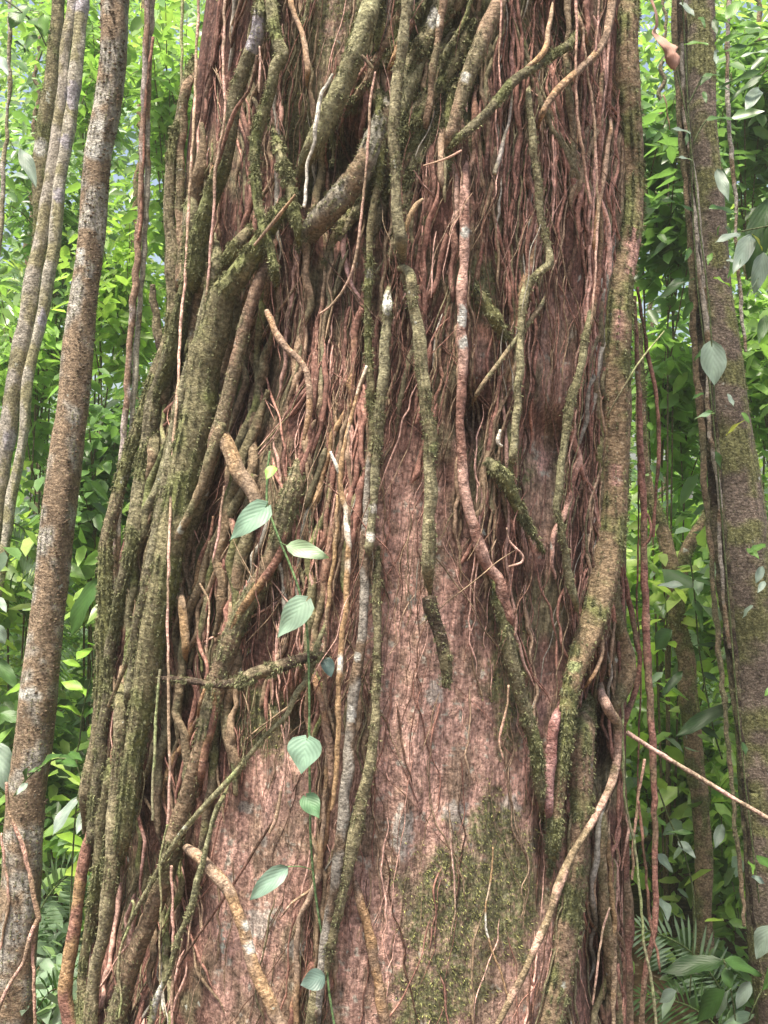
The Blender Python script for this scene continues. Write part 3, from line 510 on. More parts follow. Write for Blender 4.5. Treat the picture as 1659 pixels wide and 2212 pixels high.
def strands(n, rlo, rhi, seed, lift, maxbare, k=4, side=(-.985, .985), ylo=-200, yhi=2250, slopes=.16, lens=(140, 700), per=(2, 8)):
    r = np.random.default_rng(seed); VV = []; FF = []; CC = []; UU = []; off = 0; m = 0
    keys = ['red', 'deep', 'brown', 'pink', 'tan', 'olive', 'grey']; pr = [.32, .19, .21, .11, .05, .09, .03]
    while m < n:      # roots grow in bundles that fan out from one point
        t0 = r.uniform(*side); y0 = r.uniform(ylo, yhi); ln = r.uniform(*lens)
        sl_ = r.normal(-.01, slopes) if r.random() < .75 else r.normal(0, slopes*3.5)
        n_y = max(6, int(ln/22)); y = np.linspace(y0, y0+ln, n_y); sd_ = int(r.integers(1e6)); wv = r.uniform(.02, .12)
        tb = t0+sl_*(y-y0)/1000+wv*(noise(y/190., 0*y+sd_, 71)-.5); kb = keys[r.choice(7, p=pr)]; up = r.random() < .45
        for b_ in range(int(r.integers(*per))):
            a0 = int(r.integers(0, max(1, n_y//3))); b1 = int(r.integers(max(a0+5, n_y*2//3), n_y+1)) if n_y > a0+5 else n_y
            fan = np.clip((y-y0)/ln if not up else 1-(y-y0)/ln, 0, 1)
            t = tb+r.normal(0, .010)+r.normal(0, .028)*fan**1.3+.03*(noise(y/60., 0*y+sd_+b_, 72)-.5)+.015*(noise(y/22., 0*y+sd_+b_, 73)-.5)
            t = np.clip(t[a0:b1], -.985, .985); yy = y[a0:b1]
            if len(yy) < 4: continue
            x = cxf(yy)+hwf(yy)*t
            if r.random() < bare(x, yy).max()*maxbare or r.random() < recess(x, yy).max()*2.4: continue
            m += 1
            Q = spline(np.stack([x, yy, 0*x], 1), 9.)
            rad = rlo+(rhi-rlo)*r.random()**2
            n_ = len(Q); prof = np.clip(np.sin(np.linspace(.1, math.pi-.1, n_))*2.5, .2, 1)*rad*(.7+.6*noise(Q[:, 1]/30., 0*Q[:, 1]+m, 74))
            q = r.uniform(0, .45)
            Yd = core_depth(Q[:, 0], Q[:, 1])*(1-q)+surf(Q[:, 0], Q[:, 1])*q-(prof*.5+r.uniform(0, lift))*.00155
            P = at(Q[:, 0], Q[:, 1], Yd); V_, F_, N_, uv = tube(P, prof*Yd/F, k, .12, m, .2, cap=False)
            c0 = C[kb if r.random() < .7 else keys[r.choice(7, p=pr)]]*r.uniform(.6, 1.3)
            cc = np.tile(c0, (len(V_), 1))*(.7+.6*noise(V_[:, 2]*16, V_[:, 0]*16+m, 77))[:, None]
            VV.append(V_); FF.append(F_+off); CC.append(cc); UU.append(uv); off += len(V_)
    return np.vstack(VV), np.vstack(FF), np.vstack(CC), np.vstack(UU)
a = strands(500, 2.2, 7.5, 5, 12, 1, k=6)
b = strands(1000, .8, 2.4, 6, 14, .85, k=4, slopes=.2)
c = strands(230, 1.6, 4.2, 8, 16, 1, k=5, side=(.3, .985), slopes=.05, lens=(400, 1100))
d_ = strands(90, .8, 2.2, 9, 6, 0, per=(1, 3), k=4, side=(-.25, .45), ylo=950, yhi=2000, slopes=.38, lens=(150, 480))
e_ = strands(230, .7, 1.7, 10, 62, 0, k=4, side=(-.85, .75), ylo=-150, yhi=1300, slopes=.3, lens=(120, 520), per=(1, 4))
d_ = [np.vstack([d_[0], e_[0]]), np.vstack([d_[1], e_[1]+len(d_[0])]), np.vstack([d_[2], e_[2]]), np.vstack([d_[3], e_[3]])]
VV = np.vstack([a[0], b[0], c[0], d_[0]]); FF = np.vstack([a[1], b[1]+len(a[0]), c[1]+len(a[0])+len(b[0]), d_[1]+len(a[0])+len(b[0])+len(c[0])])
o = mesh_obj('fine_roots', rel(VV, BASE), FF, M_FINE, tree, np.vstack([a[2], b[2], c[2], d_[2]]), np.vstack([a[3], b[3], c[3], d_[3]])); o['kind'] = 'stuff'
# moss cushions on the bare bark
r = np.random.default_rng(15); n = 90000
px = r.uniform(250, 1380, n); py = r.uniform(-50, 2280, n)
s_ = np.abs((px-cxf(py))/hwf(py)); ok = s_ < .97; px = px[ok]; py = py[ok]
_, mk = trunk_col(px, py); ok = r.random(len(px)) < mk[:, 0]; px = px[ok]; py = py[ok]
dp = core_depth(px, py); Pp = at(px, py, dp-.001); s_ = (px-cxf(py))/hwf(py)
Nn = np.stack([s_, -np.sqrt(1-s_*s_), 0*s_], -1)
cc = C['moss'][None]*r.uniform(.6, 1.8, (len(px), 1))*np.array([1.05, 1., .9])
tv, tf, tc = tufts(Pp, Nn, cc, .010, 3, .6)
o = mesh_obj('moss', rel(tv, BASE), tf, M_MOSS, tree, tc, None, False); o['kind'] = 'stuff'
#@@PART2
# ------------------------------------------------------------------ leaves
def leaf_geo(base, tip, width, nrm, col, shape='ovate', curl=.15, fold=.25, n=9, droop=.0, seed=0):
    """one leaf blade with a midrib fold; nrm = the way its upper face looks"""
    b = np.array(base, float); t = np.array(tip, float); ax = t-b; L = np.linalg.norm(ax); ax /= L
    nr = np.array(nrm, float); nr -= ax*nr.dot(ax); nr /= np.linalg.norm(nr)+1e-9; sd_ = np.cross(ax, nr)
    v = np.linspace(0, 1, n)
    if shape == 'heart': w = np.interp(v, [0, .06, .16, .3, .45, .6, .75, .88, 1], [.12, .75, .97, 1, .9, .68, .42, .18, .0])
    elif shape == 'lance': w = np.sin(np.pi*v**.85)**.8
    else: w = np.interp(v, [0, .08, .25, .45, .65, .85, 1], [.05, .55, .92, 1, .8, .4, .0])
    us = np.array([-1, -.55, 0, .55, 1])
    U, Vv_ = np.meshgrid(us, v); Wd = w[:, None]*width/2
    back = np.zeros_like(U)
    if shape == 'heart': back = -np.abs(U)*.14*L*np.exp(-(Vv_/.12)**2)
    rr = np.random.default_rng(seed)
    wob = .04*L*np.sin(Vv_*9+U*2+seed)*np.abs(U)
    P = b+ax*((Vv_*L+back)[..., None])+sd_*((U*Wd)[..., None])+nr*((np.abs(U)*Wd*fold-curl*L*(Vv_-.3)**2+wob)[..., None])
    P[..., 2] -= droop*L*Vv_**2
    c = np.tile(np.array(col), (n*5, 1))*np.where(np.abs(U.ravel())[:, None] < .1, 1.25, 1)
    i, j = np.meshgrid(np.arange(n-1), np.arange(4), indexing='ij')
    F_ = np.stack([i*5+j, i*5+j+1, (i+1)*5+j+1, (i+1)*5+j], -1).reshape(-1, 4)
    return P.reshape(-1, 3), F_, c, np.stack([U, Vv_], -1).reshape(-1, 2)
def px_leaf(bx, by, tx, ty, w, Y, col, Yt=None, **k):
    Yt = Y if Yt is None else Yt
    nrm = k.pop('nrm', (.1, -.8, .5))
    return leaf_geo(at(bx, by, Y), at(tx, ty, Yt), w*Y/F, nrm, col, **k)
def join(gs):
    V_ = []; F_ = []; c_ = []; u_ = []; o = 0
    for g in gs: V_.append(g[0]); F_.append(g[1]+o); c_.append(g[2]); u_.append(g[3]); o += len(g[0])
    return np.vstack(V_), np.vstack(F_), np.vstack(c_), np.vstack(u_)
def simple_tube(pts, R, Yd, col, k=6):
    Q = spline([(p[0], p[1], R if len(p) < 3 else p[2]) for p in pts], 7)
    if isinstance(Yd, (list, tuple)): Yd = np.interp(np.linspace(0, 1, len(Q)), np.linspace(0, 1, len(Yd)), Yd)
    Yd = Yd+np.zeros(len(Q)); P = at(Q[:, 0], Q[:, 1], Yd)
    V_, F_, N_, uv = tube(P, Q[:, 2]*Yd/F, k, .05, 3, .2); return V_, F_, np.tile(np.array(col), (len(V_), 1)), uv
# the climbing plant with heart shaped leaves
YL = 3.30; lg = (.23, .37, .27)
stemcol = (.13, .22, .09)
cl = empty('climbing_plant', at(700, 2030, 3.36), 'green climbing plant with soft grey green heart shaped leaves trailing down the trunk', 'climbing plant')
cloc = np.array(cl.location)
g = simple_tube([(583, 975), (580, 1000), (578, 1015), (577, 1090), (590, 1130), (606, 1172), (632, 1235), (650, 1290), (664, 1370), (668, 1500), (668, 1600), (670, 1750), (671, 1810), (678, 1900), (690, 1990), (702, 2060), (712, 2150), (725, 2230)], 2.6, [3.36, 3.33, 3.3, 3.3, 3.32, 3.36, 3.37, 3.36], stemcol)
mesh_obj('stem', g[0]-cloc, g[1], M_STEM, cl, g[2], g[3])
CL = [(572, 1096, 495, 1166, 58, 'heart', lg), (618, 1178, 710, 1203, 40, 'ovate', (.29, .41, .25)), (660, 1300, 598, 1378, 60, 'heart', (.25, .37, .27)), (663, 1598, 650, 1672, 76, 'heart', lg),
      (662, 1722, 690, 1768, 44, 'heart', (.12, .24, .12)), (622, 1872, 538, 1944, 44, 'ovate', (.2, .31, .24)), (702, 2108, 650, 2128, 46, 'ovate', (.13, .2, .17)), (590, 1010, 574, 1036, 26, 'heart', (.22, .42, .08)), (702, 1420, 716, 1462, 30, 'ovate', (.06, .11, .10))]
for q, (bx, by, tx, ty, w, shp, cc) in enumerate(CL):
    yb = 3.27 if q not in (8,) else 3.36
    v = px_leaf(bx, by, tx, ty, w, yb, cc, Yt=yb-.03, shape=shp, nrm=(.15*(-1)**q, -1, .45), curl=.12, fold=.22 if q != 5 else .5, n=13, seed=q)
    o = mesh_obj('leaf', v[0]-cloc, v[1], M_LEAF, cl, v[2], v[3])
pets = [simple_tube([(606, 1172), (612, 1176), (618, 1178)], 1.5, 3.28, stemcol), simple_tube([(578, 1085), (575, 1090), (572, 1096)], 1.5, 3.29, stemcol), simple_tube([(678, 1880), (650, 1872), (622, 1872)], 1.2, [3.35, 3.3, 3.27], stemcol),
        simple_tube([(655, 1305), (658, 1302), (660, 1300)], 1.5, 3.29, stemcol), simple_tube([(668, 1590), (666, 1594), (663, 1598)], 1.5, [3.34, 3.27], stemcol)]
for g in pets: mesh_obj('leaf_stalk', g[0]-cloc, g[1], M_STEM, cl, g[2], g[3])
# curled dead leaves
def crumple(name, label, outline, Y, col, seed):
    Q = spline(outline, 5); n = len(Q); m = 9; rr = np.random.default_rng(seed)
    u = np.linspace(-1, 1, m); ang = u[None]*1.25+np.sin(np.arange(n)/9.)[:, None]*1.5+seed
    rag = 1+.9*(noise(np.arange(n)[:, None]/2.2+u[None]*0, np.sign(u)[None]+seed+0*Q[:, 0, None], 87)-.5)*np.abs(u)[None]
    px = Q[:, 0, None]+Q[:, 2, None]*rag*(np.sin(ang)*.45+u[None]*.45); py = Q[:, 1, None]+u[None]*Q[:, 2, None]*.25*np.sin(np.arange(n)/6.)[:, None]
    Yd = Y-Q[:, 2, None]*np.cos(ang)*Y/F*.9+.012*noise(px/9., py/9., 91)
    P = at(px, py, Yd).reshape(-1, 3); i, j = np.meshgrid(np.arange(n-1), np.arange(m-1), indexing='ij')
    F_ = np.stack([i*m+j, i*m+j+1, (i+1)*m+j+1, (i+1)*m+j], -1).reshape(-1, 4)
    c_ = np.tile(np.array(col), (n*m, 1))*(.55+.8*fbm(px/12., py/12., 93, 3)).reshape(-1, 1)
    U, V_ = np.meshgrid(u, np.linspace(0, 1, n)); loc = P.mean(0)
    o = mesh_obj(name, P-loc, F_, M_DEAD, None, c_, np.stack([U, V_], -1).reshape(-1, 2)); o.location = loc
    sm = o.modifiers.new('thick', 'SOLIDIFY'); sm.thickness = .0012
    return tag(o, label, 'dead leaf')
crumple('dead_leaf', 'long curled pink tan dead leaf hanging at the top right of the trunk', [(1388, -40, 18), (1402, 0, 22), (1414, 30, 22), (1416, 55, 15), (1410, 70, 13), (1428, 90, 17), (1447, 110, 17), (1452, 130, 14), (1456, 150, 6)], 3.95, (.55, .33, .25), 1)
crumple('dead_leaf', 'smaller curled dead leaf dangling below the long one at right', [(1432, 205, 5), (1438, 225, 11), (1441, 245, 12), (1446, 265, 10), (1447, 280, 4)], 4.2, (.48, .30, .2), 2)
crumple('dead_leaf', 'ribbed brown dead leaf wedged in the roots at upper centre', [(893, 368, 8), (905, 382, 15), (915, 395, 18), (928, 410, 17), (938, 424, 10)], 3.25, (.30, .17, .14), 3)
# ------------------------------------------------------------------ neighbouring trees
def bg_trunk(label, parts, Y, style, lichen=True, fuzz=None, cat='tree', name='slim_tree', extra=None, group=None):
    gs = [(vine_geo(parse(s), st or style, 0, yy or Y, k=20, step=6, wig=1.1), st or style) for (s, st, yy) in parts]
    loc = gs[0][0][7][-1].copy(); loc[2] = 0
    o = empty(name, loc, label, cat, group)
    for q, (g, st) in enumerate(gs):
        mesh_obj('trunk' if q == 0 else 'stem', g[0]-loc, g[1], M_VINE if g[6] > .02 else M_ROOT, o, g[4], g[3])
        fz = STY[st][3] if fuzz is None else fuzz
        if fz > .15: add_fuzz(o, loc, g[0], g[2], g[5], g[6], fz*.6, g[7])
    return o, loc
o, loc = bg_trunk('straight leaning brown tree with bumpy bark, left of the big trunk', [('262,-700,30 256,-300,30 250,0,30 233,218,29 211,364,29 189,603,29 171,767,33 155,913,35 124,1131,36 104,1352,37 80,1533,41 62,1717,42 38,1972,44 24,2212,46 0,2500,52', None, None)], 5.0, 'spiny')
# conical bark bumps on it (surface relief)
T1 = spline(parse('250,-100,30 233,218,29 211,364,29 189,603,29 171,767,33 155,913,35 124,1131,36 104,1352,37 80,1533,41 62,1717,42 38,1972,44 24,2212,46'), 3)
r = np.random.default_rng(31); n = 900; ii = r.integers(0, len(T1), n); aa = r.uniform(-1.4, 1.4, n)
pc = at(T1[ii, 0]+T1[ii, 2]*np.sin(aa)*.97, T1[ii, 1], 5.0-T1[ii, 2]*np.cos(aa)*5/F*.97); nn = np.stack([np.sin(aa), -np.cos(aa), 0*aa], -1)
sz = r.uniform(.005, .011, n)[:, None]; tt = np.array([0, 0, 1.])
s1 = np.cross(nn, tt)
V_ = np.stack([pc+s1*sz, pc+tt*sz*.7, pc-s1*sz, pc-tt*sz*.7, pc+nn*sz*.9], 1).reshape(-1, 3)
b5 = np.arange(n)[:, None]*5
F_ = np.concatenate([b5+np.array([[0, 1, 4, 4]]), b5+np.array([[1, 2, 4, 4]]), b5+np.array([[2, 3, 4, 4]]), b5+np.array([[3, 0, 4, 4]])])[:, :3]
mesh_obj('bark_bumps', V_-loc, F_, M_VINE, o, np.repeat(C['brown'][None]*r.uniform(.35, .9, (n, 1)), 5, 0), np.zeros((n*5, 2)))['kind'] = 'stuff'
# pinkish roots crawling on its foot
vine('pink root crawling down the foot of the leaning brown tree', 'thin', 0, '12,1690,3 18,1745,4.5 47,1826,5 66,1900,5 80,1965,6 84,1985,6 76,2004,5 72,2080,4 74,2160,4 76,2300,4', 'crawling_root', 'root', Y=4.88, k=8, fuzz=0)
vine('forked pink root spreading left on the leaning brown tree', 'thin', 0, '74,2000,4 62,2040,5 50,2080,4.5 24,2120,4 0,2170,4 -20,2230,4', 'crawling_root', 'root', Y=4.86, k=8, fuzz=0)
vine('thin root on the far left of the leaning brown tree', 'thin', 0, '4,1800,2.5 8,1850,3 18,1920,3 12,1990,3 0,2050,3', 'crawling_root', 'root', Y=4.9, k=8, fuzz=0)
bg_trunk('clump of pale grey stems with lilac lichen at the far left', [
    ('200,-700,18 185,-200,15 178,18,14 164,146,14 146,291,14 127,418,14 116,546,13 109,585,12 91,695,12 65,804,12 47,949,11 29,1058,11 9,1180,11 -20,1350,12 -60,1600,13', 'pale', 6.0),
    ('175,-700,16 162,-200,13 155,0,12 142,109,12 127,255,13 107,400,14 86,530,17 73,600,19 51,731,21 24,876,20 5,1022,18 -15,1152,18 -60,1400,20', 'pale', 6.05),
    ('150,-700,16 138,-200,14 127,0,14 116,145,15 104,240,18 94,340,19 88,450,16 84,540,14', 'mossy', 6.15)], 6.0, 'pale')
bg_trunk('paired thin lianas hanging like a pole left of the big trunk', [
    ('336,-500,6 329,0,6 324,90,5 320,180,6 318,364,7 312,509,6 306,604,6 296,731,6 288,876,6 275,985,6 262,1080,6 250,1250,6 235,1600,6', 'grey', 4.65),
    ('326,-500,6 320,0,6 314,90,6 311,180,6 306,364,7 300,509,7 293,604,7 281,731,7 273,876,7 262,985,6 250,1080,6 240,1250,6 225,1600,6', 'spiny', 4.62),
    ('330,80,3 316,200,3 312,300,2.5 306,430,3 299,520,3', 'redthin', 4.58)], 4.65, 'grey', name='liana', cat='vine')
vine('thin greenish liana at the top left, beside the trunk', 'greenthin', 0, '398,-80,3 393,40,3.4 392,160,3.2 388,260,3 384,340,3', 'hanging_root', 'hanging root', 'thin roots hanging loose round the trunk', Y=4.3, k=8, fuzz=0)
vine('knotty grey sapling stem at the left edge', 'pale', 0, '26,-100,4 22,0,4.5 20,130,5 22,160,6 17,230,4 14,300,5 6,380,5 2,470,6 -6,560,7 -20,800,8', 'sapling_stem', 'sapling', Y=5.6, k=10, fuzz=0)
vine('broken dead stub leaning out left of the trunk outline', 'dark', 0, '331,615,5 333,660,8 340,710,10 350,760,9 362,800,8', 'dead_stub', 'dead stub', Y=4.4, k=10, fuzz=.2)
o, loc = bg_trunk('tall brown tree wrapped in dark climbers at the right edge', [('1480,-700,36 1495,-300,34 1506,0,33 1518,273,33 1537,546,35 1566,795,43 1586,958,45 1605,1149,51 1635,1424,57 1664,1697,64 1706,2212,70 1730,2500,76', None, None)], 5.2, 'greybark', fuzz=1.0)
for (lb, st, s, y0) in [
    ('knobby dark climber on the left side of the right edge tree', 'dark', '1462,-200,9 1468,0,11 1478,160,10 1482,300,11 1497,430,12 1503,560,14 1518,700,15 1524,850,14 1540,1000,13 1546,1150,10 1560,1300,7 1578,1450,6 1602,1650,5 1612,1850,5 1626,1980,4 1650,2150,4', 5.02),
    ('brown rope like root hugging the left outline of the right edge tree', 'brown', '1450,-200,5 1456,0,6 1462,160,6 1470,300,5 1484,430,6 1496,600,8 1500,760,8 1514,900,8 1520,1020,7 1536,1200,6 1552,1400,6 1572,1600,5 1590,1800,5 1610,2000,4', 5.0),
    ('grey brown root weaving across the dark climber at right', 'grey', '1490,350,3 1500,480,5 1512,600,5 1530,740,6 1530,900,5 1552,1060,5 1556,1200,4 1576,1400,4', 4.96),
    ('thin grey climber twisting up the right edge tree', 'grey', '1486,-50,4 1476,60,4 1474,160,4.5 1480,260,4 1500,380,4 1512,470,4 1520,600,4 1530,740,3.5', 4.98),
    ('thin pale vine hanging right of the right edge tree', 'grey', '1574,-50,5 1574,60,5 1570,160,4 1572,240,5 1580,330,5 1590,430,4 1590,520,4 1600,640,4 1610,760,4', 4.95),
    ('straight dark vine down the middle of the right edge tree', 'dark', '1545,900,5 1556,1050,6 1572,1250,7 1590,1450,8 1604,1650,7 1625,1850,6', 5.0)]:
    vine(lb, st, 0, s, 'climbing_vine', 'vine', Y=y0, fuzz=.3, k=10)
bg_trunk('slim forked mossy tree between the big trunk and the right edge', [
    ('1380,700,9 1385,900,11 1395,1020,13 1415,1097,15 1438,1170,17 1452,1233,18 1465,1343,19 1482,1440,19 1493,1560,19 1500,1650,19 1509,1717,19 1520,1853,20 1520,2017,21 1522,2212,22 1524,2500,24', None, None),
    ('1560,1020,8 1530,1110,11 1500,1160,13 1478,1210,14 1466,1290,13', None, 6.02)], 6.0, 'bigmoss')
# ------------------------------------------------------------------ foreground and mid-ground leafy plants
GR = dict(dk=(.035, .085, .02), md=(.06, .14, .03), lt=(.12, .25, .045), gy=(.24, .31, .26), ye=(.35, .38, .06), by=(.20, .36, .05), pl=(.22, .33, .2))
def leafset(label, name, leaves, stems, Y, cat='plant'):
    loc = at(*stems[0][-1][:2], Y); loc = loc.reshape(3)
    o = empty(name, loc, label, cat)
    for s in stems:
        g = simple_tube(s, 1.8, Y, (.10, .13, .05)); mesh_obj('stem', g[0]-loc, g[1], M_STEM, o, g[2], g[3])
    for q, (bx, by, tx, ty, w, c_, shp) in enumerate(leaves):
        v = px_leaf(bx, by, tx, ty, w, Y+random.uniform(-.08, .05), GR[c_], Yt=Y-random.uniform(0, .12), shape=shp, nrm=(random.uniform(-.4, .4), -.6, .8), curl=.15, fold=.2, seed=q)
        mesh_obj('leaf', v[0]-loc, v[1], M_LEAF, o, v[2], v[3])
    return o
leafset('climber with single oval green leaves on the right edge tree', 'leafy_climber',
    [(1530, 95, 1478, 92, 24, 'lt', 'ovate'), (1517, 165, 1558, 160, 20, 'md', 'ovate'), (1527, 258, 1586, 254, 28, 'md', 'ovate'), (1532, 448, 1592, 458, 34, 'md', 'ovate'), (1549, 364, 1574, 432, 26, 'gy', 'ovate'), (1498, 455, 1430, 425, 14, 'dk', 'lance'),
     (1492, 288, 1452, 275, 22, 'gy', 'ovate'), (1494, 345, 1462, 338, 18, 'gy', 'ovate'), (1500, 600, 1400, 652, 20, 'dk', 'lance'), (1478, 600, 1440, 620, 16, 'dk', 'lance'), (1536, 735, 1545, 832, 60, 'gy', 'ovate'), (1500, 905, 1545, 888, 12, 'pl', 'lance'), (1568, 940, 1606, 905, 12, 'ye', 'lance')],
    [[(1450, 100), (1470, 190), (1484, 260), (1500, 380), (1512, 500), (1530, 640), (1537, 740), (1545, 900)], [(1487, 225), (1505, 190), (1517, 165)], [(1498, 310), (1512, 280), (1527, 258)]], 4.75, 'climbing plant')
leafset('spray of long green leaves reaching in at the top right corner', 'leafy_branch',
    [(1640, 72, 1545, 85, 22, 'lt', 'lance'), (1650, 95, 1550, 108, 20, 'md', 'lance'), (1660, 60, 1580, 50, 26, 'lt', 'lance'), (1655, 150, 1560, 180, 18, 'md', 'lance'), (1650, 160, 1575, 215, 20, 'dk', 'lance'), (1662, 110, 1600, 118, 16, 'gy', 'lance'), (1640, 190, 1612, 232, 34, 'gy', 'ovate'),
     (1600, 0, 1565, 42, 26, 'lt', 'ovate'), (1670, 20, 1610, 20, 22, 'md', 'lance'), (1590, 60, 1545, 30, 20, 'md', 'ovate')],
    [[(1720, 60), (1670, 80), (1630, 90)], [(1720, 130), (1670, 145), (1640, 165)]], 4.4)
leafset('big blue grey leaves with yellow patches at the right edge', 'leafy_branch',
    [(1600, 505, 1545, 520, 26, 'gy', 'ovate'), (1622, 505, 1588, 585, 40, 'gy', 'ovate'), (1650, 545, 1630, 635, 38, 'gy', 'ovate'), (1600, 560, 1570, 600, 24, 'md', 'ovate'), (1640, 600, 1610, 640, 22, 'gy', 'ovate'), (1625, 505, 1650, 540, 24, 'ye', 'ovate'), (1660, 430, 1615, 600, 60, 'dk', 'ovate'), (1576, 618, 1545, 596, 22, 'by', 'ovate'), (1655, 680, 1640, 740, 24, 'md', 'ovate')],
    [[(1700, 480), (1650, 490), (1600, 500)]], 4.6)
leafset('long dark leaf cluster hanging beside the slim forked tree', 'leafy_branch',
    [(1580, 1520, 1458, 1588, 34, 'dk', 'lance'), (1450, 1360, 1412, 1405, 46, 'dk', 'ovate'), (1500, 1250, 1540, 1262, 20, 'md', 'lance'), (1478, 1265, 1420, 1262, 22, 'gy', 'lance'), (1500, 1395, 1560, 1390, 14, 'dk', 'lance'), (1475, 1450, 1430, 1500, 20, 'dk', 'lance'), (1510, 1450, 1565, 1478, 18, 'dk', 'lance'), (1500, 1290, 1520, 1360, 20, 'md', 'ovate'), (1560, 1600, 1500, 1560, 16, 'dk', 'lance')],
    [[(1560, 1640), (1545, 1590), (1530, 1520), (1510, 1400), (1500, 1280), (1490, 1200)]], 5.4)
leafset('broad dark green leaves spreading in the lower right corner', 'broadleaf_plant',
    [(1560, 2076, 1427, 2096, 46, 'dk', 'ovate'), (1565, 2072, 1650, 2106, 32, 'md', 'ovate'), (1565, 2140, 1500, 2206, 50, 'dk', 'ovate'), (1665, 2000, 1632, 2072, 48, 'gy', 'ovate'), (1549, 2200, 1572, 2136, 24, 'gy', 'ovate'), (1620, 2120, 1590, 2180, 30, 'gy', 'ovate'), (1700, 2060, 1650, 2140, 40, 'md', 'ovate'), (1567, 2090, 1578, 2140, 26, 'md', 'ovate'), (1460, 2140, 1422, 2165, 28, 'gy', 'ovate'), (1630, 2190, 1560, 2212, 26, 'pl', 'ovate')],
    [[(1563, 2072), (1575, 2120), (1590, 2212), (1610, 2400)], [(1600, 2250), (1640, 2150), (1700, 2060)]], 4.9)
leafset('sprig of pale drooping leaves beside the lower right hanging roots', 'leafy_sprig',
    [(1465, 1815, 1503, 1852, 20, 'gy', 'ovate'), (1420, 1845, 1456, 1884, 26, 'gy', 'ovate'), (1400, 1760, 1440, 1780, 20, 'md', 'ovate'), (1500, 1800, 1440, 1795, 12, 'md', 'lance'), (1560, 1780, 1545, 1832, 24, 'gy', 'ovate'), (1560, 1760, 1590, 1790, 26, 'lt', 'ovate'), (1430, 1940, 1445, 1985, 26, 'gy', 'ovate')],
    [[(1420, 1700), (1450, 1780), (1480, 1850), (1500, 1960), (1490, 2150)]], 5.3)
leafset('bright green saplings leaves between the left tree and the trunk', 'young_plant',
    [(200, 1400, 165, 1422, 36, 'by', 'ovate'), (175, 1440, 132, 1425, 20, 'by', 'ovate'), (178, 1490, 130, 1470, 26, 'by', 'ovate'), (180, 1545, 128, 1520, 28, 'by', 'ovate'), (170, 1480, 185, 1500, 18, 'by', 'ovate'), (205, 1530, 180, 1550, 16, 'lt', 'ovate'), (211, 1250, 145, 1376, 50, 'md', 'ovate'), (215, 1400, 190, 1385, 24, 'lt', 'ovate')],
    [[(215, 1330), (200, 1450), (180, 1530), (172, 1600), (165, 1640), (180, 1700)]], 4.9)
leafset('pair of pale drooping leaves low on the left', 'leafy_sprig',
    [(167, 1722, 110, 1802, 34, 'gy', 'lance'), (188, 1742, 166, 1800, 22, 'gy', 'lance'), (150, 1830, 120, 1850, 16, 'md', 'lance'), (60, 1690, 35, 1716, 14, 'gy', 'lance')],
    [[(175, 1700), (168, 1722), (160, 1800), (150, 2000)]], 4.7)
leafset('dark serrated leaves across the foot of the leaning brown tree', 'leafy_sprig',
    [(85, 1655, 130, 1625, 26, 'md', 'ovate'), (120, 1640, 165, 1650, 28, 'md', 'ovate'), (60, 1660, 50, 1690, 18, 'dk', 'ovate'), (90, 1660, 60, 1668, 12, 'md', 'ovate'), (150, 1625, 175, 1640, 20, 'md', 'ovate')],
    [[(165, 1640), (120, 1640), (85, 1660), (55, 1685), (30, 1720)]], 4.75)
leafset('big blue grey leaves at the left edge', 'leafy_branch',
    [(-10, 1350, 10, 1392, 34, 'gy', 'ovate'), (-20, 1600, 30, 1720, 60, 'gy', 'ovate'), (-5, 1290, 14, 1320, 18, 'gy', 'ovate'), (-10, 1420, 40, 1490, 30, 'md', 'ovate'), (50, 1480, 10, 1500, 20, 'by', 'ovate'), (0, 1540, 60, 1560, 30, 'md', 'ovate'), (45, 320, 78, 400, 30, 'gy', 'ovate'), (20, 380, 60, 380, 24, 'gy', 'ovate')],
    [[(-20, 1250), (-15, 1400), (-10, 1500), (-10, 1700)]], 5.6)
leafset('broad green leaves in the top left corner', 'leafy_branch',
    [(60, 10, 20, 60, 44, 'md', 'ovate'), (60, 40, 110, 70, 36, 'md', 'ovate'), (30, 90, 65, 110, 26, 'dk', 'ovate'), (0, 30, 40, 20, 34, 'lt', 'ovate'), (80, 75, 50, 110, 30, 'md', 'ovate'), (0, 120, 15, 160, 20, 'gy', 'ovate'), (95, 30, 95, 80, 30, 'lt', 'ovate')],
    [[(-20, -20), (40, 20), (80, 60), (100, 100)]], 5.5)
rl = random.Random(5); lv = []
for q in range(34):
    yy = rl.uniform(-20, 1900); cx_ = float(np.interp(yy, [0, 546, 958, 1424, 1697, 2212], [1500, 1528, 1575, 1633, 1664, 1706])); rw = float(np.interp(yy, [0, 546, 958, 1424, 1697, 2212], [45, 45, 55, 61, 64, 70]))
    xx = cx_+rl.choice([-1, -1, 1, .2])*rw*rl.uniform(.5, 1.0); a_ = rl.uniform(.2, 2.9); l_ = rl.uniform(22, 46)
    lv.append((xx, yy, xx+l_*math.cos(a_), yy+l_*math.sin(a_), l_*.48, rl.choice(['dk', 'md', 'md', 'gy', 'lt']), 'ovate'))
leafset('many small green climber leaves scattered up the right edge tree', 'leafy_climber', lv, [[(1470, -80), (1490, 300), (1505, 600), (1540, 900), (1570, 1250), (1600, 1600), (1640, 1950)]], 4.95, 'climbing plant')
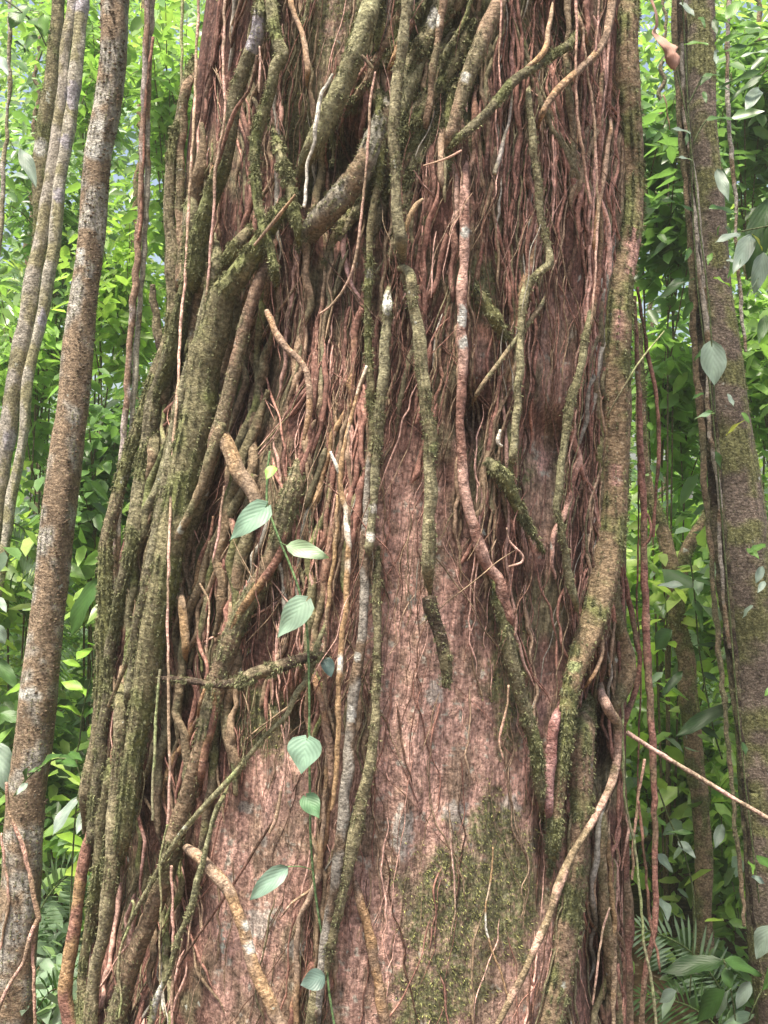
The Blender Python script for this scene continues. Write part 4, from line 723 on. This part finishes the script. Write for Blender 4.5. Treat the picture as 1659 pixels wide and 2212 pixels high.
# palm fronds
def frond(label, pts, Y, L, c_, n=22, spread=1.0):
    Q = spline([(x, y, 2) for x, y in pts], 6); idx = np.linspace(len(Q)*.12, len(Q)-1, n).astype(int)
    loc = at(pts[0][0], pts[0][1], Y).reshape(3); o = empty('palm_frond', loc, label, 'palm')
    g = simple_tube(pts, 2.0, Y, (.12, .18, .06)); mesh_obj('stem', g[0]-loc, g[1], M_STEM, o, g[2], g[3])
    gs = []
    for q, i in enumerate(idx):
        d = Q[min(i+1, len(Q)-1)]-Q[max(i-1, 0)]; a = math.atan2(d[1], d[0]); l = L*math.sin(math.pi*(.12+.8*q/n))
        for s in (-1, 1):
            a2 = a+s*spread*(1.15-.5*q/n); gs.append(px_leaf(Q[i, 0], Q[i, 1], Q[i, 0]+math.cos(a2)*l, Q[i, 1]+math.sin(a2)*l+l*.12, 6.5, Y, GR[c_], Yt=Y+s*.06, shape='lance', nrm=(0, -.5, 1), curl=.2, n=7, seed=q))
    v = join(gs); mesh_obj('leaflets', v[0]-loc, v[1], M_LEAF, o, v[2], v[3])
frond('pale palm frond fanning out low beside the right hanging roots', [(1600, 2230), (1540, 2110), (1470, 2040), (1370, 2000)], 5.6, 90, 'pl')
frond('palm frond arching under the first one at the lower right', [(1620, 2330), (1560, 2230), (1480, 2170), (1370, 2150)], 5.4, 80, 'md')
frond('blue green palm frond low on the left behind the leaning tree', [(60, 2080), (90, 1960), (150, 1890), (215, 1880)], 5.5, 75, 'pl')
frond('drooping palm frond at the left edge', [(-30, 1150), (30, 1130), (90, 1200), (110, 1330)], 6.3, 90, 'gy')
frond('dark drooping palm frond at the lower left edge', [(-40, 1350), (30, 1290), (90, 1330), (120, 1450)], 6.2, 85, 'md')
frond('small palm frond at the bottom left beside the trunk', [(60, 2300), (100, 2180), (150, 2120), (200, 2110)], 5.4, 60, 'md')
# ------------------------------------------------------------------ forest behind: shrubs as things, the far wood as one mass
def leaf_cloud(cent, ori, Ls, Ws, cols, r, fold=.3, down=.35):
    n = len(cent); yaw = r.uniform(0, 2*np.pi, n)
    ax = np.stack([np.cos(yaw), np.sin(yaw), -down+r.normal(0, .35, n)], -1)+ori; ax /= np.linalg.norm(ax, axis=1)[:, None]
    nr = np.tile([0, -.25, 1.], (n, 1))+r.normal(0, .45, (n, 3)); nr -= ax*(nr*ax).sum(1)[:, None]; nr /= np.linalg.norm(nr, axis=1)[:, None]
    sd_ = np.cross(ax, nr); L_ = Ls[:, None]; W_ = Ws[:, None]
    b = cent; t = cent+ax*L_-nr*L_*.15
    l1 = cent+ax*L_*.28+sd_*W_*.45+nr*W_*fold*.4; l2 = cent+ax*L_*.66+sd_*W_*.40+nr*W_*fold*.2-nr*L_*.05
    r1 = cent+ax*L_*.28-sd_*W_*.45+nr*W_*fold*.4; r2 = cent+ax*L_*.66-sd_*W_*.40+nr*W_*fold*.2-nr*L_*.05
    V_ = np.stack([b, l1, l2, t, r2, r1], 1).reshape(-1, 3); q = np.arange(n)[:, None]*6
    F_ = np.concatenate([q+np.array([[0, 1, 2, 3]]), q+np.array([[0, 3, 4, 5]])])
    return V_, F_, np.repeat(cols, 6, 0)
PAL = np.array([(.07, .14, .05), (.12, .22, .075), (.19, .32, .09), (.27, .41, .11), (.26, .36, .26), (.36, .48, .15)])  # leaf tones; brightness and grey sky sheen partly painted into the greens
def shrub(label, px, py, Y, hw_, hh, nleaf, Lm, tone, name='shrub', seed=0, group=None):
    r = np.random.default_rng(seed); top = at(px, py, Y); base = np.array([top[0], Y, 0.0])
    o = empty(name, base, label, 'shrub', group); ns = 3; cen = []; sv = []
    sx = hw_*Y/F; sz_ = hh*Y/F
    for s in range(ns):
        e = top+np.array([r.uniform(-sx, sx), r.uniform(-.5, .5), r.uniform(-.3*sz_, sz_)])
        t = np.linspace(0, 1, 26)[:, None]; mid = base*.4+e*.6+np.array([0, 0, .35]); P = (1-t)**2*base+2*t*(1-t)*mid+t*t*e
        sv.append(tube(P, np.linspace(.009, .003, 26), 6, .05, s, .2))
        for w in range(7):
            k_ = r.integers(18, 26); d = e+r.normal(0, 1, 3)*[sx*.5, .35, sz_*.45]; tt = np.linspace(0, 1, 12)[:, None]; PP = P[k_-1]*(1-tt)+d*tt+np.array([0, 0, .1])*np.sin(tt*3.1)
            sv.append(tube(PP, np.linspace(.005, .002, 12), 5, .05, s, .2)); cen.append(PP[r.integers(2, 12, nleaf//(ns*3))]+r.normal(0, .07, (nleaf//(ns*3), 3)))
    cen = np.vstack(cen); n = len(cen); cols = PAL[tone][None]*r.uniform(.7, 1.35, (n, 1)); Ls = Lm*r.uniform(.6, 1.3, n)
    v = leaf_cloud(cen, np.zeros(3), Ls, Ls*.5, cols, r); mesh_obj('foliage', v[0]-base, v[1], M_FOL, o, v[2])
    off = 0; A_ = []; B_ = []
    for q in sv: A_.append(q[0]); B_.append(q[1]+off); off += len(q[0])
    A_ = np.vstack(A_); mesh_obj('stem', A_-base, np.vstack(B_), M_STEM, o, np.tile([.12, .09, .05], (len(A_), 1)), np.zeros((len(A_), 2)))
SH = [('small leaved bush at the left edge near the top', 60, 420, 7.2, 90, 160, 420, .10, 1), ('bush of fine leaves left of the pale grey stems, mid height', 20, 900, 7.0, 90, 160, 400, .12, 2),
      ('leafy bush seen between the leaning brown tree and the lianas', 245, 700, 6.8, 60, 160, 420, .11, 3), ('dark leafy bush behind the lower lianas', 230, 1050, 6.6, 70, 150, 420, .12, 1),
      ('leafy bush between the lianas and the trunk near the top', 350, 150, 6.6, 60, 160, 360, .12, 2), ('shrub filling the lower left gap', 140, 1750, 6.4, 80, 160, 420, .13, 1),
      ('pale leafed shrub at the bottom left', 120, 2080, 6.0, 90, 120, 360, .12, 4), ('bush of lance leaves right of the trunk near the top', 1440, 380, 6.6, 60, 160, 360, .15, 1),
      ('leafy bush right of the trunk at mid height', 1450, 820, 6.8, 70, 170, 420, .14, 2), ('bright leafy bush behind the slim forked tree', 1460, 1250, 7.4, 90, 160, 460, .12, 3),
      ('bush at the right edge near mid height', 1640, 800, 6.6, 60, 160, 360, .13, 2), ('leafy bush at the far right near the top', 1620, 260, 7.0, 70, 160, 400, .13, 1),
      ('light green shrub low behind the hanging roots', 1440, 1700, 7.0, 80, 170, 420, .12, 3), ('low shrub between slim tree and right edge tree', 1580, 1850, 6.8, 60, 160, 380, .13, 2),
      ('bottom right shrub of pointed leaves', 1450, 2150, 6.4, 90, 110, 380, .14, 1), ('leaning shrub high behind the pale grey stems', 180, 150, 7.6, 90, 170, 420, .11, 2)]
for q, a in enumerate(SH): shrub(*a, seed=100+q)
def wood(ncl, per, y0, y1, Lm, seed, zlo=-.2, zhi=8.5, pale=0):
    r = np.random.default_rng(seed)
    Y = r.uniform(y0, y1, ncl); X = r.uniform(-1, 1, ncl)*(.38*Y+1.5); Z = CAMZ+r.uniform(-1, 1, ncl)*(.5*Y+.3); Z = np.clip(Z, zlo+r.uniform(0, 1, ncl), zhi)
    # each cluster takes one tone; pale brightens shaded low plants through leaf colour
    cen = np.stack([X, Y, Z], -1); tone = r.choice(6, ncl, p=[.04, .12, .24, .24, .22, .14] if pale else [.16, .2, .2, .15, .19, .1])
    C_ = np.repeat(cen, per, 0); n = len(C_); d = r.normal(0, 1, (n, 3)); C_ = C_+d*np.array([.34, .34, .22])*(Lm/.15)
    cols = np.repeat(PAL[tone], per, 0)*r.uniform(.65, 1.4, (n, 1)); Ls = Lm*np.repeat(r.uniform(.6, 1.5, ncl), per)*r.uniform(.6, 1.3, n)
    yw = np.repeat(r.uniform(0, 6.28, ncl), per); ori = np.stack([np.cos(yw), np.sin(yw), 0*yw], -1)*.5
    return leaf_cloud(C_, ori, Ls, Ls*r.uniform(.36, .62, n), cols, r)
ws = [wood(620, 34, 6.0, 10, .15, 204, zlo=.1, zhi=2.3, pale=1), wood(420, 36, 6.8, 9.5, .105, 201), wood(950, 36, 9.5, 14, .135, 202), wood(1350, 40, 14, 21, .2, 203, zhi=12)]
o = 0; VV = []; FF = []; CC = []
for v in ws: VV.append(v[0]); FF.append(v[1]+o); CC.append(v[2]); o += len(v[0])
ob = mesh_obj('forest_foliage', np.vstack(VV), np.vstack(FF), M_FOL, None, np.vstack(CC)); tag(ob, 'dense sunlit green foliage of the forest behind the trees', 'foliage', kind='stuff')
# thin far stems
r = np.random.default_rng(77)
for q, (x, Y, rr_, lb) in enumerate([(300, 9, 6, 'thin distant stem glimpsed left of the lianas'), (1420, 8.5, 5, 'thin distant stem glimpsed right of the big trunk'), (1620, 9, 7, 'thin distant stem glimpsed at the far right'), (70, 8.5, 6, 'thin distant stem glimpsed at the far left'), (1560, 7.6, 4, 'wiry distant stem near the slim forked tree')]):
    ybot = 1106+CAMZ*F/Y
    vine(lb, 'brown', 0, f'{x-20},-600,{rr_*.7} {x+15},0,{rr_*.8} {x-10},600,{rr_} {x+12},1200,{rr_} {x},{ybot:.0f},{rr_*1.1}', 'young_tree', 'young tree', Y=float(Y), k=8, fuzz=0, wig=4)
# ------------------------------------------------------------------ ground
gx = np.concatenate([-np.geomspace(400, 6, 20), np.linspace(-5.5, 5.5, 50), np.geomspace(6, 400, 20)]); gy = np.concatenate([-np.geomspace(400, 6, 14), np.linspace(-5, 22, 100), np.geomspace(23, 500, 20)])
GX, GY = np.meshgrid(gx, gy)
near = np.clip((GY-.2)/2.2, 0, 1); near = near*near*(3-2*near)
GZ = (1-near)*.95+.10*(fbm(GX*.8, GY*.8, 5, 3)-.5)*(np.abs(GX)+np.abs(GY) < 60)
i, j = np.meshgrid(np.arange(GX.shape[0]-1), np.arange(GX.shape[1]-1), indexing='ij'); w_ = GX.shape[1]
Fg = np.stack([i*w_+j, i*w_+j+1, (i+1)*w_+j+1, (i+1)*w_+j], -1).reshape(-1, 4)
gc = (np.array([.09, .055, .03])*(.5+fbm(GX*3, GY*3, 9, 3))[..., None]).reshape(-1, 3)
mesh_obj('ground', np.stack([GX, GY, GZ], -1).reshape(-1, 3), Fg, bark_material('leaf_litter', .2, 0, .5), None, gc, np.stack([GX, GY], -1).reshape(-1, 2))['kind'] = 'structure'

# ------------------------------------------------------------------ thin scattering volume, added to brighten and soften the far foliage
hb = [(-40, -4, -1.5), (40, -4, -1.5), (40, 60, -1.5), (-40, 60, -1.5), (-40, -4, 16), (40, -4, 16), (40, 60, 16), (-40, 60, 16)]
hz = bpy.data.materials.new('fill_haze_volume'); n = nodes_of(hz); out = N(n, 'ShaderNodeOutputMaterial'); pv = N(n, 'ShaderNodeVolumePrincipled')
pv.inputs['Color'].default_value = (.86, .93, .88, 1); pv.inputs['Density'].default_value = .003; pv.inputs['Anisotropy'].default_value = .2
n.links.new(pv.outputs[0], out.inputs['Volume'])
ho = mesh_obj('fill_haze', np.array(hb), np.array([[0, 3, 2, 1], [4, 5, 6, 7], [0, 1, 5, 4], [1, 2, 6, 5], [2, 3, 7, 6], [3, 0, 4, 7]]), hz, None, smooth=False)
tag(ho, 'added thin veil that brightens and softens the far foliage', 'fill_haze', kind='stuff')
S.cycles.volume_bounces = 1
